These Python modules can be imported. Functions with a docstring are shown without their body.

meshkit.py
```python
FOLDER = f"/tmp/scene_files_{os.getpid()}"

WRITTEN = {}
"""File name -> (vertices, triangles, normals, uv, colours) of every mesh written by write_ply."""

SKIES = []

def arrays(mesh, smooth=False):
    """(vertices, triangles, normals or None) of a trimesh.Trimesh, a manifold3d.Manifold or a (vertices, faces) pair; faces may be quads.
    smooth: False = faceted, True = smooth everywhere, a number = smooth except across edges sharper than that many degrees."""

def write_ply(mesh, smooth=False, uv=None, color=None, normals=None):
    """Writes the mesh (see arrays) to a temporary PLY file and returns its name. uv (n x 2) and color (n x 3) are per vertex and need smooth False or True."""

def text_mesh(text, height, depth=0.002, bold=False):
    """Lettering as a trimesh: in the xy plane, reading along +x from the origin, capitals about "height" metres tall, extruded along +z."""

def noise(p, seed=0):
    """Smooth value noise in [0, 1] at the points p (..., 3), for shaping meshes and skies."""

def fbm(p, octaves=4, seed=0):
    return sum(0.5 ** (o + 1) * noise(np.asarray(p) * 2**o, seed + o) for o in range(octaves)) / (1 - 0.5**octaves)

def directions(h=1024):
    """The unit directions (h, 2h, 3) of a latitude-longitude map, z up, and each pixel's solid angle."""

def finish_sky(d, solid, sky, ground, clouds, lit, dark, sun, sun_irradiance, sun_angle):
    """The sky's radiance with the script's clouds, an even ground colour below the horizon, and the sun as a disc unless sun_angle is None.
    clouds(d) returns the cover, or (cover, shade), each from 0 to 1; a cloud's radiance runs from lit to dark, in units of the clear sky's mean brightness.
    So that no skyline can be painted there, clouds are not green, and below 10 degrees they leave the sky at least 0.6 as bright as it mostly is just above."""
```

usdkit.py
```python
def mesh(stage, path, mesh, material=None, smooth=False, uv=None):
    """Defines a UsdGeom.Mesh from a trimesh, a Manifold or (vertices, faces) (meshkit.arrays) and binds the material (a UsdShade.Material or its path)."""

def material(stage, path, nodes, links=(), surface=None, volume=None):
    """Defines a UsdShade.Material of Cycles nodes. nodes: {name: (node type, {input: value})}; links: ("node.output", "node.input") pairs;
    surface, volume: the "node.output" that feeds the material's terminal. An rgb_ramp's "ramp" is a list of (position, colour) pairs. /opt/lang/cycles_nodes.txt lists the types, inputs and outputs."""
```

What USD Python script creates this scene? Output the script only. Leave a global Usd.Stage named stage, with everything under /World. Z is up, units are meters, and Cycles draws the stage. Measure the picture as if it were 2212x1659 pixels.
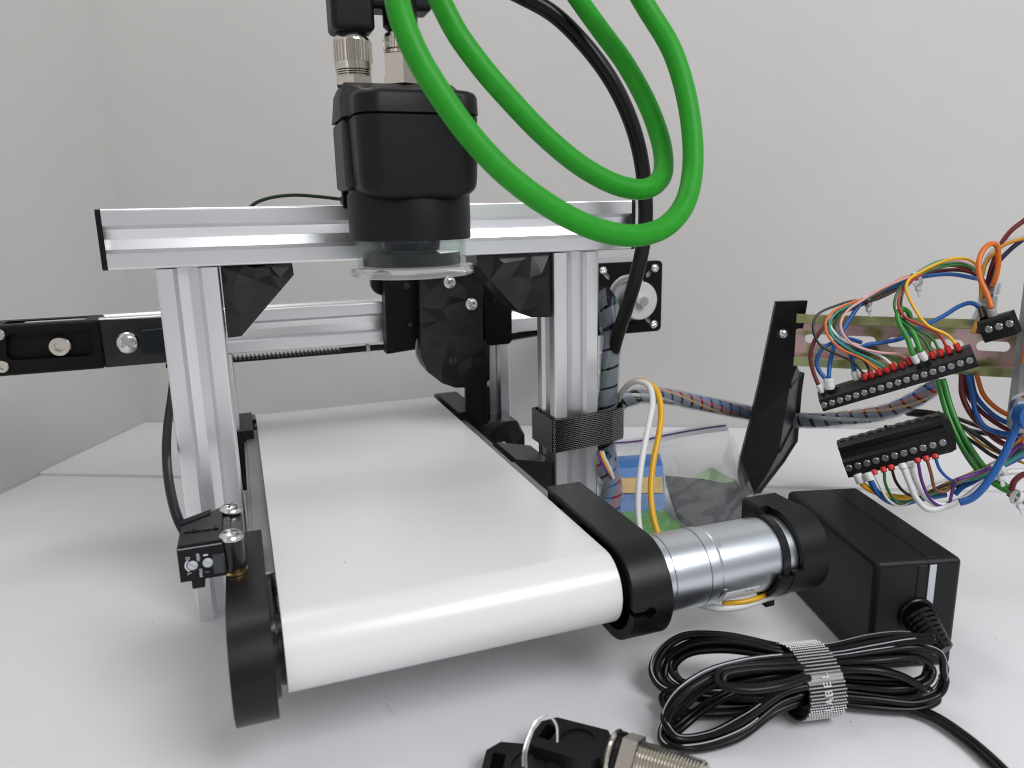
import math, random
import numpy as np, trimesh, manifold3d, shapely.geometry as sg
import usdkit, meshkit
from pxr import Usd, UsdGeom, UsdLux, UsdShade, Gf, Sdf
from scipy.spatial import Delaunay

random.seed(7); RNG = np.random.default_rng(7)
stage = Usd.Stage.CreateInMemory()
UsdGeom.SetStageUpAxis(stage, UsdGeom.Tokens.z); UsdGeom.SetStageMetersPerUnit(stage, 1.0)
UsdGeom.Xform.Define(stage, '/World'); UsdGeom.Scope.Define(stage, '/World/Looks')
S = 0.001      # everything below is laid out in millimetres; the conveyor runs along y, z = 0 is the table

# ---------------------------------------------------------------- camera
YAW, PITCH, ROLL, EYE, FPX, CX, CY = 0.342, 0.225, -0.021, np.array([38.7, -427.15, 223.4]), 1642.0, 1106.0, 829.5
_f = np.array([math.sin(YAW) * math.cos(PITCH), math.cos(YAW) * math.cos(PITCH), -math.sin(PITCH)])
_r = np.array([math.cos(YAW), -math.sin(YAW), 0]); _u = np.cross(_r, _f)
_R = _r * math.cos(ROLL) + _u * math.sin(ROLL); _U = -_r * math.sin(ROLL) + _u * math.cos(ROLL)
cam = UsdGeom.Camera.Define(stage, '/World/camera')
m = np.eye(4); m[0, :3], m[1, :3], m[2, :3], m[3, :3] = _R, _U, -_f, EYE * S
cam.AddTransformOp().Set(Gf.Matrix4d(*m.ravel()))
cam.CreateHorizontalApertureAttr(36.0); cam.CreateVerticalApertureAttr(27.0); cam.CreateFocalLengthAttr(36.0 * FPX / 2212)
cam.CreateClippingRangeAttr(Gf.Vec2f(0.01, 50)); cam.CreateExposureAttr(-0.07)
cam.CreateFStopAttr(12.0); cam.CreateFocusDistanceAttr(0.43)

# ---------------------------------------------------------------- light (an ordinary room: window to the front right, pale ceiling)
def rect_light(name, pos, aim, w, h, intensity, color):
    L = UsdLux.RectLight.Define(stage, '/World/' + name)
    z = np.array(pos, float) - np.array(aim, float); z /= np.linalg.norm(z)
    x = np.cross([0, 0, 1.0], z); x = x / np.linalg.norm(x) if np.linalg.norm(x) > 1e-6 else np.array([1.0, 0, 0]); y = np.cross(z, x)
    mm = np.eye(4); mm[0, :3], mm[1, :3], mm[2, :3], mm[3, :3] = x, y, z, np.array(pos) * S
    L.AddTransformOp().Set(Gf.Matrix4d(*mm.ravel()))
    L.CreateWidthAttr(w * S); L.CreateHeightAttr(h * S); L.CreateIntensityAttr(intensity); L.CreateColorAttr(Gf.Vec3f(*color))
rect_light('window_light', (520, -1000, 1000), (130, 60, 60), 600, 560, 10.8, (0.97, 0.985, 1.0))
rect_light('side_window_light', (-1000, -600, 700), (100, 0, 120), 900, 800, 0.9, (0.97, 0.985, 1.0))
rect_light('far_window_light', (1300, -300, 900), (130, 60, 60), 500, 500, 0.9, (0.97, 0.985, 1.0))
rect_light('ceiling_light', (-100, 250, 1100), (130, 60, 60), 400, 400, 4.8, (1.0, 0.985, 0.96))
dome = UsdLux.DomeLight.Define(stage, '/World/room_light')
dm = usdkit.material(stage, '/World/Looks/room_glow', {'b': ('background_shader', {'color': (0.98, 0.985, 1.0), 'strength': 0.34})}, surface='b.background')
UsdShade.MaterialBindingAPI.Apply(dome.GetPrim()).Bind(dm)

# ---------------------------------------------------------------- where a thing seen in the photograph stands
def ray(u, v): return _f + _R * (u - CX) / FPX - _U * (v - CY) / FPX
def at_d(u, v, d): return EYE + ray(u, v) * d
def at_x(u, v, x): r = ray(u, v); return EYE + r * (x - EYE[0]) / r[0]
def at_y(u, v, y): r = ray(u, v); return EYE + r * (y - EYE[1]) / r[1]
def at_z(u, v, z): r = ray(u, v); return EYE + r * (z - EYE[2]) / r[2]

# ---------------------------------------------------------------- scene helpers
LOC, USED = {}, {}
def numbered(parent, name):
    k = (parent, name); n = USED.get(k, 0); USED[k] = n + 1
    return name if n == 0 else f'{name}_{n:03d}'
def tag(p, label=None, cat=None, group=None, kind=None):
    for k, v in (('label', label), ('category', cat), ('group', group), ('kind', kind)):
        if v: p.SetCustomDataByKey(k, v)
def thing(name, label, cat, loc=(0, 0, 0), group=None):
    path = '/World/' + numbered('/World', name)
    x = UsdGeom.Xform.Define(stage, path); x.AddTranslateOp().Set(Gf.Vec3d(*(np.array(loc, float) * S)))
    LOC[path] = np.array(loc, float); tag(x.GetPrim(), label, cat, group); return path
def tm(mesh):
    if isinstance(mesh, (list, tuple)): return trimesh.util.concatenate([tm(x) for x in mesh])
    if hasattr(mesh, 'to_mesh'):
        q = mesh.to_mesh(); return trimesh.Trimesh(q.vert_properties[:, :3], q.tri_verts, process=False)
    return mesh
def obj(name, mesh, material, parent='/World', smooth=35, label=None, **kw):
    """One mesh of the scene, given in millimetres in the room's frame."""
    mesh = tm(mesh).copy(); loc = LOC.get(parent, np.zeros(3))
    mesh.vertices = (mesh.vertices - loc) * S
    path = parent + '/' + numbered(parent, name)
    LOC[path] = loc
    p = usdkit.mesh(stage, path, mesh, M[material], smooth=smooth).GetPrim()
    tag(p, label, **kw); return path
def structure(name, mesh, material, smooth=False, label=None):
    p = obj(name, mesh, material, smooth=smooth, label=label); stage.GetPrimAtPath(p).SetCustomDataByKey('kind', 'structure'); return p

# ---------------------------------------------------------------- shapes
def hull(pts): return trimesh.Trimesh(*[(h.vertices, h.faces) for h in [trimesh.convex.convex_hull(np.asarray(pts, float))]][0], process=False)
def box(lo, hi, c=0.4):
    lo, hi = np.minimum(lo, hi).astype(float), np.maximum(lo, hi).astype(float); c = min(c, 0.45 * (hi - lo).min()); P = []
    for s in np.ndindex(2, 2, 2):
        k = np.where(np.array(s) == 0, lo, hi); d = np.where(np.array(s) == 0, 1, -1) * c
        for a in range(3):
            q = k + d; q[a] = k[a]; P.append(q)
    return hull(P)
def rbox(lo, hi, r, n=2):
    lo, hi = np.array(lo, float), np.array(hi, float); s = trimesh.creation.icosphere(n, r).vertices; P = []
    for c in np.ndindex(2, 2, 2): P.append(s + np.where(np.array(c) == 0, lo + r, hi - r))
    return hull(np.vstack(P))
def move(mesh, T=None, R=None, at=(0, 0, 0)):
    mesh = tm(mesh).copy(); mm = np.eye(4)
    if R is not None: mm[:3, :3] = R
    mm[:3, 3] = at; mesh.apply_transform(mm); return mesh
def frame(z, x=None):
    z = np.array(z, float); z /= np.linalg.norm(z); x = np.array([0, 0, 1.0] if abs(z[2]) < .9 else [1.0, 0, 0]) if x is None else np.array(x, float)
    x = x - z * (x @ z); x /= np.linalg.norm(x); return np.stack([x, np.cross(z, x), z], 1)
def rotz(a): c, s = math.cos(a), math.sin(a); return np.array([[c, -s, 0], [s, c, 0], [0, 0, 1.0]])
def extrude(poly, h):
    p = poly if hasattr(poly, 'geom_type') else sg.Polygon(poly).buffer(0)
    return trimesh.util.concatenate([trimesh.creation.extrude_polygon(g, h, engine='earcut') for g in getattr(p, 'geoms', [p])])
def prism_z(poly, z0, z1): return move(extrude(poly, z1 - z0), at=(0, 0, z0))
def prism_y(poly, y0, y1):      # poly in (x, z)
    return move(extrude(poly, y1 - y0), R=np.array([[1, 0, 0], [0, 0, -1], [0, 1, 0.]]), at=(0, y1, 0))
def prism_x(poly, x0, x1):      # poly in (y, z)
    return move(extrude(poly, x1 - x0), R=np.array([[0, 0, 1], [1, 0, 0], [0, 1, 0.]]), at=(x0, 0, 0))
def revolve(profile, axis=(0, 0, 1), at=(0, 0, 0), n=48):
    return move(trimesh.creation.revolve(np.array(profile, float), sections=n), R=frame(axis), at=at)
def cyl(a, b, r, n=24, c=0.0):
    a, b = np.array(a, float), np.array(b, float); L = np.linalg.norm(b - a)
    prof = [(0, 0), (r - c, 0), (r, c), (r, L - c), (r - c, L), (0, L)] if c else [(0, 0), (r, 0), (r, L), (0, L)]
    return revolve(prof, b - a, a, n)
def mani(t): t = tm(t); t.merge_vertices(); return manifold3d.Manifold(manifold3d.Mesh(np.asarray(t.vertices, np.float32), np.asarray(t.faces, np.uint32)))
def cut(a, *bs):
    a = mani(a)
    for b in bs: a = a - mani(b)
    return tm(a)
def union(*xs):
    a = mani(xs[0])
    for b in xs[1:]: a = a + mani(b)
    return tm(a)
def spline(P, n=8):
    P = np.asarray(P, float)
    if len(P) == 2: return np.linspace(P[0], P[1], n + 1)
    Q = np.vstack([2 * P[0] - P[1], P, 2 * P[-1] - P[-2]]); out = []
    for i in range(1, len(Q) - 2):
        p0, p1, p2, p3 = Q[i - 1:i + 3]
        d = [max(np.linalg.norm(b - a), 1e-6) ** .5 for a, b in ((p0, p1), (p1, p2), (p2, p3))]
        m1 = (p2 - p1 + d[1] * ((p1 - p0) / d[0] - (p2 - p0) / (d[0] + d[1]))); m2 = (p2 - p1 + d[1] * ((p3 - p2) / d[2] - (p3 - p1) / (d[1] + d[2])))
        for t in np.arange(n) / n:
            out.append((2 * t**3 - 3 * t**2 + 1) * p1 + (t**3 - 2 * t**2 + t) * m1 + (-2 * t**3 + 3 * t**2) * p2 + (t**3 - t**2) * m2)
    return np.vstack(out + [Q[-2]])
def frames(C):
    T = np.gradient(C, axis=0); T /= np.maximum(np.linalg.norm(T, axis=1, keepdims=True), 1e-9)
    n = np.cross(T[0], [0.3, 0.2, 0.9]); n /= np.linalg.norm(n); N = []
    for t in T:
        n = n - t * (n @ t); n /= np.linalg.norm(n); N.append(n)
    N = np.array(N); return T, N, np.cross(T, N)
def tube(P, r, k=10, n=8, smooth=True):
    C = spline(P, n) if smooth else np.asarray(P, float); T, N, B = frames(C)
    a = np.arange(k) / k * 2 * np.pi; r = np.broadcast_to(r, len(C))
    V = (C[:, None] + r[:, None, None] * (np.cos(a)[None, :, None] * N[:, None] + np.sin(a)[None, :, None] * B[:, None])).reshape(-1, 3)
    F = []
    for i in range(len(C) - 1):
        for j in range(k):
            a0, a1, b0, b1 = i * k + j, i * k + (j + 1) % k, (i + 1) * k + j, (i + 1) * k + (j + 1) % k
            F += [(a0, a1, b1), (a0, b1, b0)]
    c0, c1 = len(V), len(V) + 1; V = np.vstack([V, C[0], C[-1]]); e = (len(C) - 1) * k
    for j in range(k): F += [(c0, (j + 1) % k, j), (c1, e + j, e + (j + 1) % k)]
    return trimesh.Trimesh(V, F, process=False)
def ribbon(C, W, th):           # a strap: centre line C, width vectors W, thickness th
    C, W = np.asarray(C, float), np.broadcast_to(np.asarray(W, float), (len(C), 3)); T = np.gradient(C, axis=0)
    N = np.cross(T, W); N /= np.maximum(np.linalg.norm(N, axis=1, keepdims=True), 1e-9); N = N * th / 2
    V = np.stack([C - W / 2 - N, C + W / 2 - N, C + W / 2 + N, C - W / 2 + N], 1).reshape(-1, 3); F = []
    for i in range(len(C) - 1):
        for j in range(4):
            a0, a1, b0, b1 = 4 * i + j, 4 * i + (j + 1) % 4, 4 * i + 4 + j, 4 * i + 4 + (j + 1) % 4
            F += [(a0, a1, b1), (a0, b1, b0)]
    e = 4 * (len(C) - 1); F += [(0, 2, 1), (0, 3, 2), (e, e + 1, e + 2), (e, e + 2, e + 3)]
    t = trimesh.Trimesh(V, F, process=False); t.fix_normals(); return t
def helix_wrap(P, r, pitch, width, th=0.7, n=10):      # spiral wrap around a centre line
    C = spline(P, n); s = np.r_[0, np.cumsum(np.linalg.norm(np.diff(C, axis=0), axis=1))]
    m = int(s[-1] / pitch * 18); q = np.linspace(0, s[-1], m); C = np.stack([np.interp(q, s, C[:, i]) for i in range(3)], 1)
    T, N, B = frames(C); a = 2 * np.pi * q / pitch
    D = np.cos(a)[:, None] * N + np.sin(a)[:, None] * B
    rr = np.broadcast_to(r, len(q)) if np.ndim(r) == 0 else np.interp(q, np.linspace(0, s[-1], len(r)), r)
    V, F = [], []
    for i in range(m):
        for dr, dw in ((0, -.5), (0, .5), (th, .46), (th, -.46)): V.append(C[i] + D[i] * (rr[i] + dr) + T[i] * dw * width)
    for i in range(m - 1):
        for j in range(4):
            a0, a1, b0, b1 = 4 * i + j, 4 * i + (j + 1) % 4, 4 * i + 4 + j, 4 * i + 4 + (j + 1) % 4
            F += [(a0, a1, b1), (a0, b1, b0)]
    e = 4 * (m - 1); F += [(0, 2, 1), (0, 3, 2), (e, e + 1, e + 2), (e, e + 2, e + 3)]
    t = trimesh.Trimesh(np.array(V), F, process=False); t.fix_normals(); return t
def facets(poly, n, amp, seed, back, flip=1):
    """Low-poly faceted plate: poly in its own (a, b) plane, front at 0 (towards -c), back at +back."""
    g = np.random.default_rng(seed); pg = sg.Polygon(poly).buffer(0); ring = np.array(pg.exterior.segmentize(14).coords)[:-1]; pts = [p for p in ring]; k = len(ring)
    x0, y0, x1, y1 = pg.bounds; inner = pg.buffer(-1.5); tries = 0
    while len(pts) < k + n and tries < 4000:
        q = g.uniform((x0, y0), (x1, y1)); tries += 1
        if inner.contains(sg.Point(q)) and min(np.hypot(*(q - p)) for p in pts) > 4.2: pts.append(q)
    pts = np.array(pts); tri = [t for t in Delaunay(pts).simplices if pg.buffer(1e-6).contains(sg.Point(pts[t].mean(0)))]
    h = np.where(np.arange(len(pts)) < k, 0, g.uniform(0.05, 1, len(pts)) * amp); V = np.vstack([np.c_[pts, -h], np.c_[pts, np.full(len(pts), back)]]); F = []; m = len(pts)
    for a, b, c in tri:
        if np.cross(pts[b] - pts[a], pts[c] - pts[a]) > 0: b, c = c, b
        F += [(a, b, c), (a + m, c + m, b + m)]
    for i in range(k): j = (i + 1) % k; F += [(i, j, j + m), (i, j + m, i + m)]
    t = trimesh.Trimesh(V, F, process=False); t.fix_normals(); return t
def facet_y(poly, y0, y1, n, amp, seed):   # faceted front facing -y
    return move(facets(poly, n, amp, seed, y1 - y0), R=np.array([[1, 0, 0], [0, 0, 1], [0, 1, 0.]]), at=(0, y0, 0))
def xz(pts, y): return [tuple(at_y(u, v, y)[[0, 2]]) for u, v in pts]
def profile30():
    sq = sg.box(-15, -15, 15, 15).buffer(-1.2).buffer(1.2, quad_segs=3)
    g = sg.Polygon([(-6.9, 15.5), (-6.9, 15), (-5.0, 13.0), (-5.0, 9.2), (0, 7.6), (5.0, 9.2), (5.0, 13.0), (6.9, 15), (6.9, 15.5)])
    from shapely.affinity import rotate
    for a in range(4): sq = sq.difference(rotate(g, 90 * a, origin=(0, 0)))
    return sq.difference(sg.Point(0, 0).buffer(3.4))
PROFILE = profile30()
def bar30(a, b):                 # an aluminium profile between two points along one axis (centre line)
    a, b = np.array(a, float), np.array(b, float); d = b - a; L = np.linalg.norm(d); d /= L
    return move(extrude(PROFILE, L), R=frame(d, (0, 0, 1) if abs(d[2]) < .9 else (1, 0, 0)), at=a)

# screws
def pan_phillips(r, h):
    dome = trimesh.creation.revolve(np.array([(0, h), (.45 * r, .95 * h), (.75 * r, .74 * h), (.95 * r, .4 * h), (r, .12 * h), (r, 0), (0, 0)]), sections=36)
    w = .26 * r; a = box((-.62 * r, -w / 2, h * .25), (.62 * r, w / 2, 2 * h), 0); b = box((-w / 2, -.62 * r, h * .25), (w / 2, .62 * r, 2 * h), 0)
    return cut(dome, move(a, R=rotz(.4)), move(b, R=rotz(.4)))
def pan_slot(r, h):
    return cut(cyl((0, 0, 0), (0, 0, h), r, 24, .18 * r), box((-1.2 * r, -.13 * r, .45 * h), (1.2 * r, .13 * r, 2 * h), 0))
def socket_head(r, h):
    return cut(cyl((0, 0, 0), (0, 0, h), r, 32, .12 * r), move(trimesh.creation.cylinder(.55 * r, h, sections=6), at=(0, 0, h * .62)))
PH, SL, SO = pan_phillips(1, .55), pan_slot(1, .6), socket_head(1, .7)
def put(base, at, axis, r, spin=0.0):
    t = base.copy(); t.apply_scale(r); return move(t, R=frame(axis) @ rotz(spin), at=at)
def text(s, h, depth, at, xdir, ydir, bold=False):
    t = meshkit.text_mesh(s, 1.0, 0.1, bold); c = t.bounds.mean(0); t.vertices = (t.vertices - c) * h; x = np.array(xdir, float); y = np.array(ydir, float); x /= np.linalg.norm(x); y /= np.linalg.norm(y); z = np.cross(x, y)
    t.vertices[:, 2] *= depth / (0.1 * h); return move(t, R=np.stack([x, y, z], 1), at=at)

# ---------------------------------------------------------------- materials
M = {}
def mat(name, color, rough=.5, metal=0.0, noise=0.0, scale=300.0, bump=0.0, bscale=900.0, spec=.5, rvar=0.0, **kw):
    nodes = {'p': ('principled_bsdf', {'base_color': color, 'roughness': rough, 'metallic': metal, 'specular_ior_level': spec, **kw}), 'g': ('texture_coordinate', {})}; links = []
    if noise or rvar:
        nodes['n'] = ('noise_texture', {'scale': scale, 'detail': 4.0, 'roughness': .6}); links += [('g.object', 'n.vector')]
        if noise:
            lo, hi = [tuple(max(0, c * (1 + s * noise)) for c in color) for s in (-1, 1)]
            nodes['r'] = ('rgb_ramp', {'ramp': [(.3, lo), (.7, hi)]}); links += [('n.fac', 'r.fac'), ('r.color', 'p.base_color')]
        if rvar:
            nodes['rr'] = ('rgb_ramp', {'ramp': [(.3, (rough - rvar,) * 3), (.7, (rough + rvar,) * 3)]}); links += [('n.fac', 'rr.fac'), ('rr.color', 'p.roughness')]
    if bump:
        nodes['bn'] = ('noise_texture', {'scale': bscale, 'detail': 3.0}); nodes['b'] = ('bump', {'strength': bump, 'distance': .0004})
        links += [('g.object', 'bn.vector'), ('bn.fac', 'b.height'), ('b.normal', 'p.normal')]
    M[name] = usdkit.material(stage, '/World/Looks/' + name, nodes, links, surface='p.BSDF')
mat('white_laminate', (.79, .79, .81), .42, noise=.012, scale=40, bump=.04, bscale=2500)
mat('wall_paint', (.60, .586, .570), .85, noise=.02, scale=7, bump=.25, bscale=350)
mat('dust', (.22, .21, .2), .9)
mat('aluminium', (.86, .86, .88), .36, 1.0)
mat('dark_aluminium', (.36, .37, .36), .5, .75, noise=.08, scale=300)
mat('belt_white', (.80, .80, .80), .27)
mat('belt_edge', (.30, .24, .17), .9, noise=.3, scale=2000)
mat('printed_black', (.0040, .0038, .0046), .40, spec=.36, noise=.12, scale=900, rvar=.07, bump=.12, bscale=2400)
mat('faceted_black', (.0065, .0062, .0074), .28, spec=.5, noise=.15, scale=600, bump=.08, bscale=3000)
mat('metal_black', (.0035, .0033, .004), .42, spec=.2, bump=.08, bscale=3500)
mat('case_black', (.0052, .0055, .007), .40, spec=.28, noise=.15, scale=700, rvar=.06, bump=.22, bscale=4200)
mat('grey_black', (.035, .035, .037), .5)
mat('gloss_black', (.006, .006, .0066), .2, bump=.02)
mat('rubber_black', (.0035, .0035, .0042), .32, spec=.3, noise=.1, scale=600)
mat('navy_black', (.004, .008, .013), .38, spec=.3)
mat('cable_green', (.017, .29, .014), .46, spec=.26, noise=.08, scale=140, rvar=.05, bump=.03, bscale=1500)
mat('zinc', (.66, .70, .75), .3, 1.0, bump=.05, bscale=6000)
mat('screw_steel', (.78, .79, .80), .22, 1.0, noise=.05, scale=1500)
mat('nickel', (.70, .65, .58), .2, 1.0)
mat('dull_screw', (.30, .32, .33), .34, 1.0, noise=.2, scale=2500)
mat('brass', (.75, .5, .2), .3, 1.0)
mat('grey_plastic', (.36, .37, .39), .5)
mat('dial_grey', (.55, .57, .62), .45)
mat('print_white', (.75, .76, .78), .6)
mat('smoke_lens', (.035, .037, .045), .12)
mat('lens_blue', (.02, .018, .05), .15)
mat('disc_white', (.62, .62, .61), .4)
mat('strap_grey', (.30, .295, .30), .5)
mat('strap_silver', (.72, .72, .73), .32, .35)
mat('sticker', (.82, .82, .83), .5)
mat('block_green', (.10, .34, .05), .4); mat('block_blue', (.025, .16, .46), .45); mat('block_tan', (.62, .40, .10), .5); mat('block_grey', (.06, .06, .07), .5, noise=.06, scale=60); mat('cardboard', (.36, .22, .06), .6, noise=.06); mat('cream', (.72, .68, .58), .6); mat('light_green', (.42, .58, .32), .6)
for n_, c_ in dict(red=(.38, .018, .012), dark_red=(.14, .01, .012), blue=(.010, .10, .36), navy=(.008, .012, .045), white=(.72, .72, .72), grey=(.5, .48, .45), black=(.012, .011, .012), orange=(.68, .15, .012), amber=(.62, .28, .03), yellow=(.78, .42, .012), teal=(.02, .26, .20), green=(.015, .13, .02), bright_green=(.03, .24, .03), pink=(.65, .33, .35), purple=(.10, .025, .19), brown=(.20, .07, .03), dark_brown=(.04, .013, .012)).items(): mat('wire_' + n_, c_, .36)
mat('dark_green', (.006, .03, .009), .4); mat('ferrule_red', (.55, .025, .02), .4); mat('ferrule_white', (.72, .72, .71), .4); mat('ferrule_grey', (.4, .39, .37), .45)
mat('tie_clear', (.62, .62, .64), .35)
def mixmat(name, nodes, links, surface): M[name] = usdkit.material(stage, '/World/Looks/' + name, nodes, links, surface=surface)
# plastics one can see through
def film(name, see, tint, rough, gloss=.0, dcol=(.75, .78, .8)):
    mixmat(name, {'t': ('transparent_bsdf', {'color': tint}), 'd': ('principled_bsdf', {'base_color': dcol, 'roughness': rough}), 'm': ('mix_closure', {'fac': 1 - see})}, [('t.BSDF', 'm.closure1'), ('d.BSDF', 'm.closure2')], 'm.closure')
film('wrap_clear', .80, (.93, .95, .97), .14, dcol=(.55, .6, .66))
def gloss_film(name, see, blend, rough, dcol=(.72, .73, .74)):
    mixmat(name, {'t': ('transparent_bsdf', {'color': (.985, .99, .99)}), 'd': ('principled_bsdf', {'base_color': dcol, 'roughness': rough}), 'm': ('mix_closure', {'fac': 1 - see}), 'g': ('glossy_bsdf', {'color': (.95, .97, .96), 'roughness': rough}), 'f': ('layer_weight', {'blend': blend}), 'x': ('mix_closure', {})}, [('t.BSDF', 'm.closure1'), ('d.BSDF', 'm.closure2'), ('m.closure', 'x.closure1'), ('g.BSDF', 'x.closure2'), ('f.facing', 'x.fac')], 'x.closure')
gloss_film('bag_film', .965, .035, .1); gloss_film('clear_rim', .955, .16, .04, (.7, .76, .73))
film('bag_strip', .45, (.95, .95, .97), .25, dcol=(.74, .74, .78))
mixmat('clear_acrylic', {'t': ('transparent_bsdf', {'color': (.93, .96, .95)}), 'd': ('principled_bsdf', {'base_color': (.62, .66, .64), 'roughness': .1}), 'm': ('mix_closure', {'fac': .018}), 'g': ('glossy_bsdf', {'color': (.95, .97, .96), 'roughness': .05}), 'f': ('layer_weight', {'blend': .055}), 'x': ('mix_closure', {})}, [('t.BSDF', 'm.closure1'), ('d.BSDF', 'm.closure2'), ('m.closure', 'x.closure1'), ('g.BSDF', 'x.closure2'), ('f.facing', 'x.fac')], 'x.closure')
# yellow-chromated steel: green and pink patches in the finish itself
mixmat('chromate', {'g': ('texture_coordinate', {}), 'n': ('noise_texture', {'scale': 55.0, 'detail': 2.0}), 'r': ('rgb_ramp', {'ramp': [(.32, (.10, .09, .07)), (.42, (.36, .35, .15)), (.5, (.66, .50, .46)), (.6, (.70, .44, .45)), (.7, (.30, .36, .14))]}), 'p': ('principled_bsdf', {'metallic': .8, 'roughness': .33})}, [('g.object', 'n.vector'), ('n.fac', 'r.fac'), ('r.color', 'p.base_color')], 'p.BSDF')
mixmat('chromate_green', {'g': ('texture_coordinate', {}), 'n': ('noise_texture', {'scale': 70.0, 'detail': 2.0}), 'r': ('rgb_ramp', {'ramp': [(.35, (.32, .32, .14)), (.5, (.48, .49, .24)), (.65, (.46, .54, .3))]}), 'p': ('principled_bsdf', {'metallic': .75, 'roughness': .35})}, [('g.object', 'n.vector'), ('n.fac', 'r.fac'), ('r.color', 'p.base_color')], 'p.BSDF')

# ================================================================ the setting
WD = np.array([653.0, -317.0, 0]); WD /= np.linalg.norm(WD); WN = np.array([-WD[1], WD[0], 0])      # along the back wall, and away from the room
CORNER = np.array([-72.0, 478.0, 0])
def slab(o, a0, a1, b0, b1, z0, z1, c=0.0):      # a slab laid along the wall
    t = box((a0, b0, z0), (a1, b1, z1), c); return move(t, R=np.stack([WD, WN, [0, 0, 1.0]], 1), at=o)
EDGE = -168.0
structure('table_top', slab(CORNER, .3, 1900, -1500, EDGE, -25, 0, .6), 'white_laminate', label='white laminate table top under the conveyor')
structure('table_rear_panel', slab(CORNER, .3, 1900, EDGE + .3, -1, -22, 2.6, .6), 'white_laminate', label='white board behind the table edge, slightly higher')
inner = [(1900, 0), (0, 0), (0, -1100)]
room = prism_z(sg.Polygon(inner + [(-60, -1100), (-60, 60), (1900, 60)]), -300, 1300)
structure('wall', move(room, R=np.stack([WD, WN, [0, 0, 1.0]], 1), at=CORNER), 'wall_paint', smooth=False, label='pale grey painted walls meeting in a corner')

# ================================================================ belt conveyor with its portal frame
cv = thing('belt_conveyor', 'small white belt conveyor with aluminium portal frame and gear motor', 'conveyor', (110, 20, 0))
obj('post', bar30((15, 15, 0), (15, 15, 197.6)), 'aluminium', cv, label='left aluminium post')
obj('post', bar30((234.3, 15, 0), (234.3, 15, 197.6)), 'aluminium', cv, label='right aluminium post')
beam = obj('cross_beam', bar30((-21.2, 15, 213), (271.6, 15, 213)), 'aluminium', cv)
capp = sg.box(0, 198, 30, 228).buffer(-1.5).buffer(1.5, quad_segs=3)
for x0, x1 in ((-23.8, -21.2), (271.6, 274.2)): obj('end_cap', prism_x(capp, x0, x1), 'rubber_black', cv)
bl = [(31, 197.5), (67.5, 197.5), (67.9, 191.5), (38, 160), (31, 159.6)]
obj('corner_bracket', facet_y(bl, 4.5, 28, 9, 4.2, 5), 'faceted_black', cv, smooth=False)
br = [(218.6, 197.5), (172, 197.5), (172, 192), (180, 183), (198, 163), (206, 159), (218.6, 158.5)]
obj('corner_bracket', facet_y(br, 4.5, 28, 11, 4.2, 21), 'faceted_black', cv, smooth=False)
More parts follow.
